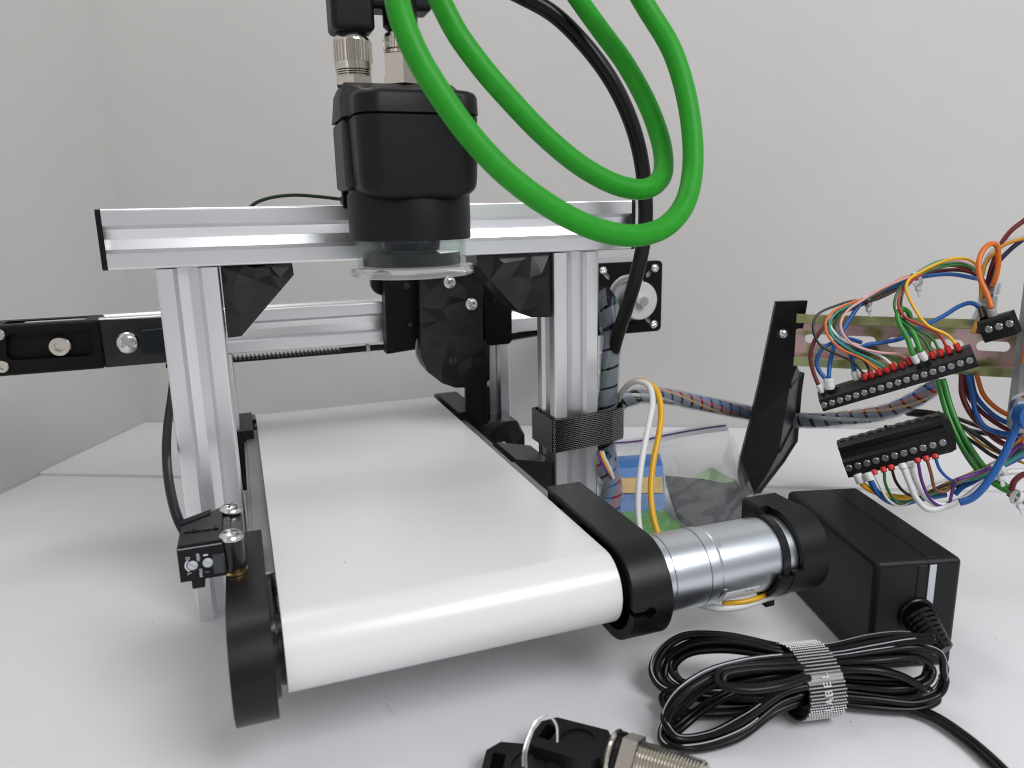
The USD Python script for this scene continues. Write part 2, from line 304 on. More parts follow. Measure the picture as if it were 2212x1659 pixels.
# the belt: one loop round two rollers
BX0, BX1, ZB, RB, YF, YB = 42.3, 184.6, 71.9, 16.8, -139.6, 177.0
def belt_loop(r, x0, x1, th):
    a = np.linspace(np.pi / 2, 1.5 * np.pi, 28); zc = ZB - RB
    out = [(YF + r * np.cos(t), zc + r * np.sin(t)) for t in a] + [(YB - r * np.cos(t), zc - r * np.sin(t)) for t in a]
    o = sg.Polygon(out); return prism_x(o.difference(o.buffer(-th)), x0, x1)
obj('belt', belt_loop(RB, BX0, BX1, 1.6), 'belt_white', cv, smooth=40)
obj('belt_lining', belt_loop(RB - 1.65, BX0 + .3, BX1 - .3, .8), 'belt_edge', cv)
fr = [tube([(BX0 + .2, y, ZB - .6), (BX0 - g1, y + g2, ZB - .3 + g3)], .09, 4, 1) for y, g1, g2, g3 in zip(RNG.uniform(-140, 60, 240), RNG.uniform(.2, 1.1, 240), RNG.uniform(-.8, .8, 240), RNG.uniform(-.5, .5, 240))]
obj('frayed_edge', fr, 'belt_edge', cv, kind='stuff')
for y in (YF, YB): obj('roller', cyl((BX0 - 2, y, ZB - RB), (BX1 + 2, y, ZB - RB), RB - 3, 32), 'rubber_black', cv)
for x in (46, 180): obj('frame_rail', box((x - 12 if x < 100 else x - 13, -96, 42), (x + 13, 150, 68), .6), 'dark_aluminium', cv)
obj('slide_bar', box((32.4, -62, 44), (41.0, 146, 66.5), .6), 'dark_aluminium', cv)
def capsule(yc, r, yend, zc):
    a = np.linspace(-np.pi / 2, np.pi / 2, 26); s = 1 if yend > yc else -1
    return sg.Polygon([(yc - s * r * np.cos(t), zc + r * np.sin(t)) for t in a] + [(yend, zc + r), (yend, zc - r)])
RP, ZP, YP = 23.5, 52.4, -139.0
outer = capsule(YP, RP, -64, ZP)
pl = prism_x(outer, 22.4, 38.2)
obj('side_plate', pl, 'printed_black', cv, label='black printed front end plate on the left')
obj('roller_holder', [prism_x(capsule(YP, 16.5, -104, ZP), 38.3, 39.9), cyl((39.9, YF, 54), (41.6, YF, 54), 12.5, 32), box((38.3, -104, 44), (41.4, -93, 60))], 'gloss_black', cv)
pr = cut(prism_x(outer, 187.4, 206.6), prism_x(capsule(YP, RP - 4.5, -78, ZP), 186, 200.5), cyl((195.2, YP - RP - 3, 50.2), (195.2, YP - RP + 9, 50.2), 2.7, 24), box((186, YP - RP - 3, 48.9), (195.2, YP - RP + 9, 51.5), 0))
obj('side_plate', pr, 'printed_black', cv, label='hollow black printed front end plate beside the motor, with a keyhole notch')
for x0 in (22.4, 187.4):
    obj('side_plate', prism_x(capsule(YB, 22, 112 if x0 > 100 else 126, ZP), x0, x0 + 17), 'printed_black', cv, label='black printed rear end plate')
obj('bearing_block', box((38.5, 172, 52), (41.8, 190, 70)), 'gloss_black', cv)
obj('post_bracket', facet_y([(186.6, 28), (187, 66), (194, 69.5), (219, 64), (219, 28)], 4, 44, 8, 1.5, 3), 'faceted_black', cv, smooth=False)
# gear motor
gx = 206.8; ax = lambda x: (x, YF, 55.0)
prof = [(0, 0), (18.4, 0), (18.5, .2), (18.5, 4.2), (17.6, 4.25), (17.6, 4.75), (18.5, 4.8), (18.5, 22.6), (17.6, 22.65), (17.6, 23.15), (18.5, 23.2), (18.5, 28.2), (17.7, 28.6), (17.6, 29.2), (18.0, 29.8), (18.0, 72), (0, 72)]
gm = obj('gear_motor', revolve(prof, (1, 0, 0), ax(gx), 96), 'zinc', cv, smooth=25)
hexn = [box((-.4, -1.1, 0), (.4, 1.1, .7), .1)]
for ang in (-.35, .95): 
    d = np.array([0, -math.cos(ang), math.sin(ang)]); obj('dimple', move(box((-1.0, -1.6, -.2), (1.0, 1.6, .35), .3), R=frame(d, (1, 0, 0)), at=np.array(ax(gx + 31)) + d * 18.0), 'screw_steel', gm)
a = np.linspace(-1.05, -.42, 12); c_ = [np.array(ax(gx + 41)) + 18.12 * np.array([0, -math.cos(t), math.sin(t)]) for t in a]
obj('sticker', ribbon(c_, (19, 0, 0), .15), 'sticker', gm)
for k, (dx, t) in enumerate(((46, -.5), (47.5, -.53), (43.5, -.49))):
    d = np.array([0, -math.cos(t), math.sin(t)]); obj('sticker_print', move(box((-.6, -.2, 0), (.6, .2, .12), .02), R=frame(d, (1, .4 * k - .3, .2)), at=np.array(ax(gx + dx)) + d * 18.2), 'wire_black', gm)
capb = union(cyl(ax(gx + 66), ax(gx + 88), 21.3, 64, .8), box((gx + 66, YF + 3, 55), (gx + 87.6, YF + 21.2, 76.2), 1.2))
capb = cut(capb, cyl(ax(gx + 50), ax(gx + 84), 18.7, 64), box((gx + 50, YF - 30, 54), (gx + 71.5, YF + 7, 90), 0))
obj('motor_cap', capb, 'printed_black', gm)
a = np.linspace(0, 2 * np.pi, 60)
obj('cable_tie', [ribbon([np.array(ax(gx + 64 + 1.0 * math.sin(t))) + 18.9 * np.array([0, -math.cos(t), math.sin(t)]) for t in a], (3.4, 0, 0), 1.2), box((gx + 61, YF - 9, 30), (gx + 66.5, YF - 2, 37.5), .5)], 'gloss_black', gm)
a = np.linspace(-1.35, -.15, 20)
obj('clip_tab', ribbon([np.array(ax(gx + 63.5)) + 19.9 * np.array([0, -math.cos(t), math.sin(t)]) for t in a], (9, 0, 0), 2.0), 'printed_black', gm)

# ================================================================ linear axis behind the belt
YR = 130.0
la = thing('linear_axis', 'horizontal aluminium linear axis with black carriage, pusher arm and stepper motor behind the belt', 'linear axis', (220, 145, 0))
obj('rail', bar30((-92, YR + 15, 144.6), (322, YR + 15, 144.6)), 'aluminium', la)
obj('post', bar30((220.7, YR + 15, 0), (220.7, YR + 15, 129.3)), 'aluminium', la)
obj('post', bar30((15.5, YR + 15, 0), (15.5, YR + 15, 129.3)), 'aluminium', la)
ft = facets([(-20, 0), (-20, 52), (-12, 64), (18, 62), (24, 50), (24, 0)], 10, 2, 12, 30)
obj('foot_bracket', move(ft, R=np.array([[1, 0, 0], [0, 0, 1], [0, 1, 0.]]), at=(217, YR - 16, 0)), 'faceted_black', la, smooth=False)
obj('screw', put(PH, at_y(1086, 962, YR - 18), (-.2, -1, .2), 3.2), 'screw_steel', la)
# left end: printed clamp, tensioner block, screws
yk = YR - 4
cl = [at_y(u, v, yk)[[0, 2]] for u, v in ((210, 692), (360, 686), (360, 783), (228, 794), (222, 770))]
obj('rail_clamp', facet_y(cl, yk, YR - .4, 9, .9, 31), 'faceted_black', la, smooth=False)
te = at_y(215, 690, yk - 3)
zt, zb = at_y(150, 695, yk - 3)[2], at_y(150, 802, yk - 3)[2]; xl, xr = -112.0, at_y(219, 740, yk - 3)[0]
sl = [at_y(u, v, yk - 3)[[0, 2]] for u, v in ((20, 728), (190, 718), (194, 762), (22, 772))]
tb = cut(box((xl, yk - 3, zb), (xr, yk + 29, zt), 1.2), prism_y(sg.Polygon(sl).buffer(-2).buffer(4), yk - 6, yk + 3), box((xl + 8, yk + 6, zt - 6), (xr - 9, yk + 20, zt + 5), .5))
obj('tensioner_block', tb, 'metal_black', la)
obj('socket_screw', put(SO, at_y(131, 747, yk + 3), (0, -1, 0), 6.6), 'nickel', la)
obj('screw', put(PH, at_y(275, 740, yk - .9), (0, -1, .1), 7.3, .3), 'screw_steel', la)
for u, v in ((-3, 722), (6, 791)): obj('screw', put(SO, at_y(u, v, yk - 3), (0, -1, 0), 3.8), 'nickel', la)
gl = rbox(np.array([at_y(325, 735, yk)[0] - 6, yk - 4, at_y(325, 735, yk)[2] - 9]), np.array([at_y(325, 735, yk)[0] + 10, yk + 1, at_y(325, 735, yk)[2] + 8]), 2, 3)
gl.vertices += (meshkit.fbm(gl.vertices / 4.0, 3)[:, None] - .5) * 2.2
obj('glue_blob', gl, 'navy_black', la)
# toothed belt under the rail
zt = at_y(640, 764, YR + 15)[2]; x0, x1 = at_y(490, 766, YR + 15)[0], at_y(735, 764, YR + 15)[0]
teeth = [prism_y([(x, zt), (x + .4, zt + 1.5), (x + 1.4, zt + 1.5), (x + 1.8, zt)], YR + 8, YR + 20) for x in np.arange(x0 - 40, x1, 2.9)]
obj('timing_belt', [box((x0 - 40, YR + 8, zt - 1.6), (x1 + 1, YR + 20, zt), 0)] + teeth, 'rubber_black', la)
obj('belt_clamp', [tube([(x1, YR + 14, zt - .3), (x1 + 12, YR + 13, zt), (x1 + 30, YR + 8, zt + 1), (x1 + 38, YR - 4, zt + 2)], 2.4, 10)], 'rubber_black', la)
obj('cable_tie', revolve([(2.5, -1.3), (3.4, -1.3), (3.4, 1.3), (2.5, 1.3), (2.5, -1.3)], (1, 0, 0), (x1 + 20, YR + 11, zt + .6), 20), 'tie_clear', la)
obj('timing_belt', tube([at_y(1060, 735, YR + 12), at_y(1110, 727, YR + 12), at_y(1165, 718, YR + 12), at_y(1300, 705, YR + 12)], 3.0, 8), 'rubber_black', la, label='short run of toothed belt right of the carriage')
# carriage
yc = YR - 15
cp = lambda *q: [tuple(at_y(u, v, yc)[[0, 2]]) for u, v in q]
obj('carriage', [prism_y(cp((830, 598), (915, 596), (915, 752), (836, 765)), yc, yc + 13), prism_y(cp((915, 596), (1042, 590), (1042, 742), (915, 754)), yc + 3, yc + 13)], 'metal_black', la)
obj('carriage_plate', prism_y(sg.Polygon(cp((1040, 600), (1101, 596), (1102, 734), (1096, 741), (1046, 746))).buffer(-.8).buffer(.8), yc - 4, yc + 12), 'metal_black', la)
obj('wheel', cyl(at_y(829, 612, yc + 14), at_y(829, 612, yc + 14) + np.array([0, 9, 0]), 9, 32, 1), 'rubber_black', la)
for u, v, r in ((878, 617, 2.6), (885, 701, 1.5), (1068, 649, 2.3)):
    p_ = at_y(u, v, yc - (4 if u > 1000 else 0)); obj('bore', [cyl(p_ + (0, .2, 0), p_ - (0, .5, 0), r, 20), revolve([(r * .6, -.6), (r, -.6), (r, .4), (r * .6, .4), (r * .6, -.6)], (0, 1, 0), p_ - (0, .6, 0), 24)], 'gloss_black', la)
ya = yc - 12
ap = lambda y, *q: [tuple(at_y(u, v, y)[[0, 2]]) for u, v in q]
arm_pts = ap(ya, (906, 592), (1045, 585), (1043, 732), (1058, 748), (1058, 820), (1040, 836), (985, 838), (955, 828), (925, 805), (908, 770))
arm = obj('pusher_arm', facet_y(arm_pts, ya, ya + 9, 26, 1.3, 44), 'faceted_black', la, smooth=False)
obj('arm_disc', cyl(at_y(955, 752, ya + 9.2), at_y(955, 752, ya + 9.2) + np.array([0, 2, 0]), 20, 40, .5), 'grey_plastic', arm)
p_ = at_y(979, 780, ya - 1.1); obj('arm_boss', cut(cyl(p_, p_ + (0, 1.2, 0), 3.2, 24, .3), box(p_ - (.5, 1, 3.5), p_ + (.5, .5, 3.5), 0)), 'gloss_black', arm)
for u, v in ((971, 610), (1018, 657)): obj('screw', put(PH, at_y(u, v, ya - .9), (0, -1, .05), 4.6, .5 * v), 'screw_steel', arm)
bq = ap(ya + 4, (1004, 838), (1042, 834), (1043, 916), (1004, 888)); obj('pusher_blade', [prism_y(bq, ya + 2, ya + 5), prism_x([(ya + 2, bq[0][1] + 3), (ya + 22, bq[0][1] + 3), (ya + 22, bq[2][1] - 2), (ya + 2, bq[2][1])], bq[1][0] + .1, bq[1][0] + 3.2)], 'printed_black', arm)
obj('guide_strip', prism_y(ap(ya + 26, (1012, 838), (1056, 834), (1059, 938), (1012, 912)), ya + 24, ya + 28), 'printed_black', la)
# stepper motor with its plate
px0, px1, pz0, pz1 = 306.5, 369.8, 121.8, 180.4
pt = prism_y(sg.box(px0, pz0, px1, pz1).buffer(-4).buffer(4, quad_segs=6), YR - 3.2, YR - .2)
cc = np.array([(px0 + px1) / 2 + 1, YR - 3.2, (pz0 + pz1) / 2])
st = obj('stepper_motor', [box((px0 + 2, YR, pz0 + 1), (px1 - 2, YR + 14, pz1 + 1), 1.5), box((px0 + 3, YR + 14.2, pz0 + 3), (px1 - 3, YR + 44, pz1 - 1), 3), box((px0 + 2, YR + 44.2, pz0 + 2), (px1 - 2, YR + 58, pz1), 1.5)], 'grey_plastic', la)
hole = cyl(cc - (0, 3, 0), cc + (0, 9, 0), 19.5, 48)
slots = [prism_y(sg.LineString([(cc[0] + sx * 18, cc[2] + sz * 18), (cc[0] + sx * 24.5, cc[2] + sz * 24)]).buffer(2.4), YR - 6, YR + 2) for sx in (-1, 1) for sz in (-1, 1)]
obj('mount_plate', cut(pt, hole, *slots), 'metal_black', st)
obj('plate_rim', prism_y(sg.box(px0, pz0, px1, pz1).buffer(-4).buffer(4.05, quad_segs=6).difference(sg.box(px0, pz0, px1, pz1).buffer(-.6)), YR - .1, YR + 1.6), 'screw_steel', st)
obj('pilot_ring', revolve([(14, 0), (19, 0), (19, 2.6), (17.5, 3.0), (14, 3.0), (14, 0)], (0, -1, 0), cc + (0, 3.2, 0), 48), 'screw_steel', st)
pc = at_y(1384, 650, YR - 12)
obj('pulley_disc', revolve([(0, 0), (15.5, 0), (15.5, 2.2), (14.8, 3.0), (0, 3.0)], (0, -1, 0), pc + (0, 3, 0), 48), 'disc_white', st)
obj('pulley_hub', cyl(pc + (0, 3, 0), pc + (0, 15, 0), 9, 32), 'rubber_black', st)
obj('shaft', cyl(pc + (0, 2, 0), pc - (0, 6.5, 0), 4.2, 32, .5), 'screw_steel', st)
for sx, sz in ((-1, 1), (1, 1), (1, -1), (-1, -1)): obj('screw', put(PH, (cc[0] + sx * 23.6, YR - 3.3, cc[2] + sz * 23.2), (0, -1, 0), 3.5, sx + sz), 'screw_steel', st)
obj('pulley_guard', facet_y(ap(YR - 9, (1230, 618), (1312, 617), (1330, 640), (1318, 700), (1230, 715)), YR - 9, YR - 4, 8, 1.2, 8), 'faceted_black', la, smooth=False)
# E2

# ================================================================ inspection camera over the belt
yC = -33.5; c0 = at_y(884, 440, yC); xC = c0[0]; RC = 31.0
ic = thing('inspection_camera', 'black machine vision camera with round lens barrel hanging in front of the cross beam', 'camera', (xC, yC, 193))
zbar0, zbar1 = at_y(885, 522, -65)[2], at_y(885, 428, -65)[2]
zlid, ztop = at_y(900, 246, -66)[2], at_y(900, 192, -66)[2]
bx = sg.box(xC - 28.8, -69, xC + 28.8, -5).buffer(-11).buffer(11, quad_segs=8)
def loft(poly, zs):                  # (z, grow) rings of one outline
    ring = np.array(sg.polygon.orient(poly).exterior.coords)[:-1]; c = ring.mean(0); V = []
    for z, g in zs: V.append(np.c_[c + (ring - c) * (1 + g / 30.0), np.full(len(ring), z)])
    n = len(ring); V = np.vstack(V); F = []
    for i in range(len(zs) - 1):
        for j in range(n):
            a0, a1 = i * n + j, i * n + (j + 1) % n; F += [(a0, a1, a1 + n), (a0, a1 + n, a0 + n)]
    k = len(V); V = np.vstack([V, [[*c, zs[0][0]], [*c, zs[-1][0]]]]); e = (len(zs) - 1) * n
    for j in range(n): F += [(k, (j + 1) % n, j), (k + 1, e + j, e + (j + 1) % n)]
    return trimesh.Trimesh(V, F, process=False)
hs_ = loft(bx, [(zbar1 - 1, -5.5), (zbar1 + .2, -3.0), (zbar1 + 1.6, -1.3), (zbar1 + 3.5, -.5), (zbar1 + 9, 0), (zbar1 + 20, .2), (zlid - .6, .6), (zlid - .3, .1)])
v_ = hs_.vertices; low = np.clip((zbar1 + 20 - v_[:, 2]) / 17, 0, 1); v_[:, 2] += low * (3.2 * ((v_[:, 0] - xC) / 28) ** 2 - .8)
obj('housing', hs_, 'case_black', ic, smooth=40)
lid = obj('lid', loft(bx, [(zlid, .2), (zlid + .5, 1.0), (ztop - 3, .7), (ztop - 1.0, -.2), (ztop, -2.0)]), 'case_black', ic, smooth=40)
zk = at_y(765, 185, -22)[2]
obj('panel', rbox((xC - 32.4, -40, zbar1 + 5), (xC - 26, -5, zlid + .5), 2.2), 'grey_black', ic)
obj('cover', hull([(x, y, z) for x, y, z in [(xC - 32.6, -42, zlid + .8), (xC - 32.6, -5, zlid + .8), (xC + 28, -5, zlid + .8), (xC + 28, -58, zlid + .8), (xC - 26, -58, zlid + .8), (xC - 32.4, -38, ztop - 1), (xC - 31, -6, zk - 4), (xC - 29, -34, zk - .4), (xC - 29, -7, zk - .2), (xC + 25, -7, zk - .2), (xC + 24, -36, zk - .4), (xC + 25, -50, ztop + 1), (xC - 22, -50, ztop + 1)]]), 'case_black', ic, smooth=25)
obj('lens_barrel', revolve([(0, 0), (RC - .6, 0), (RC, .6), (RC, zbar1 - zbar0 + 2), (RC - 3, zbar1 - zbar0 + 7), (0, zbar1 - zbar0 + 7)], (0, 0, 1), (xC, yC, zbar0), 96), 'case_black', ic)
zt1 = zbar0; zf = at_y(885, 572, yC)[2]; zf1 = zf - 5.2
obj('lens_tube', revolve([(26.9, zf), (28.4, zf), (28.4, zt1 - .2), (26.9, zt1 - .2), (26.9, zf)], at=(xC, yC, 0), n=96), 'clear_acrylic', ic)
obj('lens_flange', revolve([(0, zf1), (31.0, zf1), (31.9, zf1 + .6), (31.9, zf1 + 2.0), (31.0, zf1 + 2.4), (31.9, zf1 + 2.9), (31.6, zf - .3), (0, zf - .2), (0, zf1)], at=(xC, yC, 0), n=96), 'clear_rim', ic)
obj('light_ring', revolve([(13.5, zf + .2), (25.2, zf + .2), (25.2, zf + 6.5), (13.5, zf + 6.5), (13.5, zf + .2)], at=(xC, yC, 0), n=64), 'gloss_black', ic)
obj('lens', revolve([(0, zf + 6), (12, zf + 6.6), (14.5, zf + 7.5), (15.5, zt1 - .3), (0, zt1 - .3)], at=(xC, yC, 0), n=48), 'lens_blue', ic)
obj('mount_plate', [box((xC - 29.5, -5.2, 226), (xC + 10, -.4, ztop - 4), .6), box((xC - 27, -.4, 228.3), (xC + 8, 26, 233), .6)], 'metal_black', ic)
p_ = at_y(817, 172, -34); obj('screw', [cyl((p_[0], p_[1], ztop - 1), (p_[0], p_[1], ztop + 3), 1.9, 16, .6), cyl((p_[0] + 7, p_[1] - 1, ztop - 1), (p_[0] + 7, p_[1] - 1, ztop + 1.2), 3.4, 20, .3)], 'gloss_black', ic)
obj('sealing_strip', box((p_[0] + 4, p_[1] + 2, ztop - 1), (p_[0] + 18, p_[1] + 8, ztop + 1.4), .3), 'rubber_black', ic)
def knurl(r, h, n, z0, at):
    a = np.arange(n * 4) / (n * 4) * 2 * np.pi; rr = r * np.where(np.arange(n * 4) % 4 < 2, 1, .93); pg = sg.Polygon(np.c_[rr * np.cos(a), rr * np.sin(a)])
    return move(extrude(pg, h), at=(at[0], at[1], z0))
def hexnut(r, h, z0, at): return cut(move(trimesh.creation.cylinder(r, h, sections=6), R=rotz(.35), at=(at[0], at[1], z0 + h / 2)), revolve([(r * .9, h), (r * 1.3, h), (r * 1.3, h - .25 * r), (r * .9, h)], at=(at[0], at[1], z0), n=32)) if False else move(trimesh.creation.cylinder(r, h, sections=6), R=rotz(.35), at=(at[0], at[1], z0 + h / 2))
def zat(v, u, y): return at_y(u, v, y)[2]
def rings(p, rz): return revolve([(0, rz[0][1])] + [q for q in rz] + [(0, rz[-1][1])], at=(p[0], p[1], 0), n=48)
# left connector
yl = -22.0; pL = at_y(762, 120, yl); zz = lambda v: zat(v, 762, yl)
c1 = thing('cable_plug', 'left nickel plated screw plug on the camera, with square black angled overmould', 'connector', (pL[0], pL[1], ztop))
k1 = 9.6
obj('nut', hexnut(9.8, zz(168) - zz(187), zz(187), pL), 'nickel', c1, smooth=False)
th = [(7.6, zz(170))]
for i in range(4):
    z = zz(169) + i * (zz(150) - zz(169)) / 4; th += [(8.6, z + .4), (8.6, z + .9), (7.7, z + 1.3)]
obj('thread', rings(pL, th), 'nickel', c1); obj('collar', rings(pL, [(9.0, zz(152)), (9.0, zz(136)), (8.4, zz(134))]), 'nickel', c1)
obj('knurled_ring', knurl(k1, zz(92) - zz(136), 30, zz(136), pL), 'nickel', c1, smooth=20)
obj('ring_rim', rings(pL, [(9.3, zz(92)), (9.2, zz(87)), (8.2, zz(80))]), 'nickel', c1)
obj('overmould', [cyl((pL[0], pL[1], zz(82)), (pL[0], pL[1], zz(70)), 7.5, 32), rbox((pL[0] - 10.4, pL[1] - 10, zz(75)), (pL[0] + 10.4, pL[1] + 10, zz(-60)), 3, 2), rbox((pL[0] - 8, pL[1] - 8, zz(22)), (pL[0] + 40, pL[1] + 9, zz(-60)), 3, 2)], 'case_black', c1)
# right connector, a little farther right
yr_ = -26.0; pR = at_y(868, 120, yr_); zz = lambda v: zat(v, 868, yr_)
c2 = thing('cable_plug', 'right nickel plated plug on the camera behind the green cable, with a tall hex adapter', 'connector', (pR[0], pR[1], ztop))
obj('nut', hexnut(10.6, zz(165) - zz(185), zz(185), pR), 'nickel', c2, smooth=False)
obj('hex_adapter', hexnut(9.9, zz(120) - zz(165), zz(165), pR), 'nickel', c2, smooth=False)
obj('collar', rings(pR, [(8.0, zz(121)), (8.8, zz(118)), (8.8, zz(112)), (7.8, zz(108))]), 'nickel', c2)
obj('knurled_ring', knurl(9.0, zz(84) - zz(108), 28, zz(108), pR), 'nickel', c2, smooth=20)
obj('ring_rim', rings(pR, [(8.8, zz(84)), (8.2, zz(75))]), 'nickel', c2)
obj('overmould', [cyl((pR[0], pR[1], zz(76)), (pR[0], pR[1], zz(62)), 6.4, 32), cyl((pR[0], pR[1], zz(66)), (pR[0], pR[1], zz(-60)), 8.6, 24, 1.5)], 'case_black', c2)

# ================================================================ big cables
def path(*q): return [at_d(u, v, d) for u, v, d in q]
def cable(name, label, cat, pts, r, material, group=None, k=16, n=10):
    return obj(name, tube(pts, r, k, n), material, smooth=True, label=label, cat=cat, group=group)
globals()['obj_'] = obj
def top(name, mesh, material, label, cat, smooth=35, group=None):
    p = obj(name, mesh, material, smooth=smooth, label=label); tag(stage.GetPrimAtPath(p), cat=cat, group=group); return p
def wire(pts, r, material, label, name='wire', ferrule=None, k=8, n=7, cat='wire'):
    pts = [np.array(p) for p in pts]
    if not ferrule: return top(name, tube(pts, r, k, n), material, label, cat, smooth=True)
    t = thing(name, label, cat, pts[0]); obj('insulation', tube(pts, r, k, n), material, t, smooth=True)
    fm, fr, fa, fb = ferrule; d = np.array(fb, float) - np.array(fa, float); L = np.linalg.norm(d)
    obj('ferrule', revolve([(0, 0), (fr * .82, 0), (fr * .9, L * .12), (fr, L * .22), (fr, L * .93), (fr * .92, L), (0, L)], d, fa, 20), fm, t); return t
top('green_cable', tube(path((905, -330, 330), (868, -160, 300), (858, 0, 286), (896, 110, 286), (952, 205, 289), (1015, 292, 294), (1092, 374, 300), (1185, 444, 308), (1285, 494, 318), (1372, 509, 328), (1438, 489, 338), (1480, 438, 346), (1497, 350, 354), (1486, 225, 360), (1452, 110, 364), (1402, 25, 366), (1340, -70, 364), (1210, -190, 350), (1080, -230, 335), (975, -160, 326),
    (935, -60, 322), (975, 50, 324), (1035, 138, 328), (1100, 214, 334), (1180, 297, 342), (1262, 363, 350), (1340, 402, 357), (1395, 408, 362), (1428, 384, 368), (1432, 330, 375), (1405, 240, 383), (1352, 140, 390), (1290, 55, 395), (1210, -60, 398), (1120, -220, 396)), 4.85, 22, 10), 'cable_green', 'thick green cable hanging in two loops in front of the beam', 'cable', smooth=True)
top('black_cable', tube(path((960, -120, 400), (1040, -50, 400), (1120, -12, 402), (1195, 30, 406), (1262, 95, 411), (1318, 170, 417), (1358, 250, 424), (1382, 330, 430), (1394, 430, 440), (1392, 510, 448), (1376, 590, 458), (1354, 665, 470), (1334, 725, 486), (1318, 790, 500), (1310, 850, 506)), 4.35, 18, 9), 'rubber_black', 'thick black cable curving down past the beam end in front of the stepper motor', 'cable', smooth=True)
top('sensor_cable', tube([at_d(400, 1152, 356), at_d(384, 1120, 360), at_d(368, 1060, 375), at_d(360, 990, 400), at_d(362, 920, 430), at_d(370, 860, 455), at_d(378, 800, 480), at_d(395, 740, 495)], 2.35, 12), 'navy_black', 'dark blue black sensor cable curving up behind the left post', 'cable', smooth=True)
top('thin_wire', tube([at_y(535, 452, 45), at_y(555, 437, 42), at_y(590, 426, 40), at_y(635, 421.5, 38), at_y(690, 425, 36), at_y(740, 431, 34)], 1.0, 8), 'dark_green', 'thin dark green wire arching over the left half of the beam', 'wire', smooth=True)

# ================================================================ photoelectric sensor on the left end plate
sf, st_ = -110.0, 92.6
s0 = at_y(384, 1184, sf); s1 = at_y(398, 1256, sf); s2 = at_y(484, 1168, sf)
se = thing('light_sensor', 'small black photoelectric sensor with two grey dials on the left end plate', 'sensor', (14, -95, 76))
zs0, zs1 = 76.2, st_
oy = sf; xa, xb = 5.0, 22.8
plan = sg.Polygon([(xa, oy), (xb, oy), (xb, oy + 41), (xa + 11, oy + 34), (xa + .4, oy + 27)])
obj('housing', [prism_z(plan, zs0 + .4, zs1 - 1.3), prism_z(plan.buffer(-.5), zs1 - 1.35, zs1)], 'case_black', se)
for i in range(4):
    d = 1.5 * i; obj('rib', prism_z([(xa + .6, oy + 22.6 + d), (xa + .6, oy + 23.5 + d), (xa + 12.5, oy + 32.2 + d), (xa + 12.5, oy + 31.3 + d)], zs1 - .1, zs1 + .55), 'case_black', se)
obj('seam', box((xa + .3, oy - .12, zs1 - 1.7), (xb - .5, oy + 1, zs1 - 1.3), 0), 'grey_plastic', se)
obj('screw_column', [cyl((26, oy + 4.5, zs0), (26, oy + 4.5, zs1 - 1.5), 4.9, 32, .5), box((21.5, oy + .8, zs0), (26, oy + 36, zs1 - 1.5), .5), box((25, oy + 5, zs0), (30.6, oy + 34, zs1 - 2.2), .6), cyl((26, oy + 35, zs0), (26, oy + 35, zs1 - 1), 4.4, 32, .5)], 'gloss_black', se)
for yy in (oy + 4.5, oy + 35.5): obj('screw', put(PH, (26, yy, zs1 - 1.2 + (.4 if yy > -90 else 0)), (.05, -.08, 1), 5.1, yy), 'screw_steel', se)
obj('insert', cyl((26.6, oy + 3, zs0 - 0), (26.6, oy + 3, zs0 + 1.2), 4.8, 24), 'brass', se)
F_ = lambda u, v: at_y(u, v, oy - .1)
for (u, v), r, sp in (((416, 1221), 2.05, .9), ((449, 1215), 2.05, .9)): obj('dial', put(pan_slot(1, .35), F_(u, v), (0, -1, 0), r, sp + .1), 'dial_grey', se)
obj('indicator_lens', rbox(F_(462, 1240) - (0, .9, 0), F_(485, 1193) + (0, 1.5, 0), .9, 2), 'smoke_lens', se)
pw, up = (1, 0, 0), (0, 0, 1)
def ptext(s, u, v, h, xd, yd): obj('lettering', text(s, h, .1, F_(u, v), xd, yd), 'print_white', se)
ptext('min', 428.5, 1204, 1.45, (0.0, 0, -1), (1, 0, 0.0)); ptext('max', 434, 1238, 1.45, (0, 0, -1), (1, 0, 0)); ptext('D', 406, 1207, 1.5, (0, 0, -1), (1, 0, 0)); ptext('L', 410, 1240, 1.5, (0, 0, -1), (1, 0, 0))
arc = [F_(416, 1221) + 2.75 * np.array([math.cos(t), 0, math.sin(t)]) for t in np.linspace(2.2, 4.2, 10)]
obj('print_arc', ribbon(arc, (0, .12, 0), .55), 'print_white', se)
for u0, v0, u1, v1 in ((439, 1200, 449, 1198), (441, 1235, 452, 1236)): obj('print_mark', box(F_(u0, v0) - (0, .06, .25), F_(u1, v1) + (0, .06, .25), 0), 'print_white', se)
obj('lettering', text('omron', 3.4, .5, (14.2, oy + 14, zs1 + .4), (-1, .05, 0), (-.05, -1, 0), True), 'rubber_black', se)
obj('cable_tail', box((9, oy + 1, zs0 - 4), (14, oy + 9, zs0 + .3), .4), 'rubber_black', se)

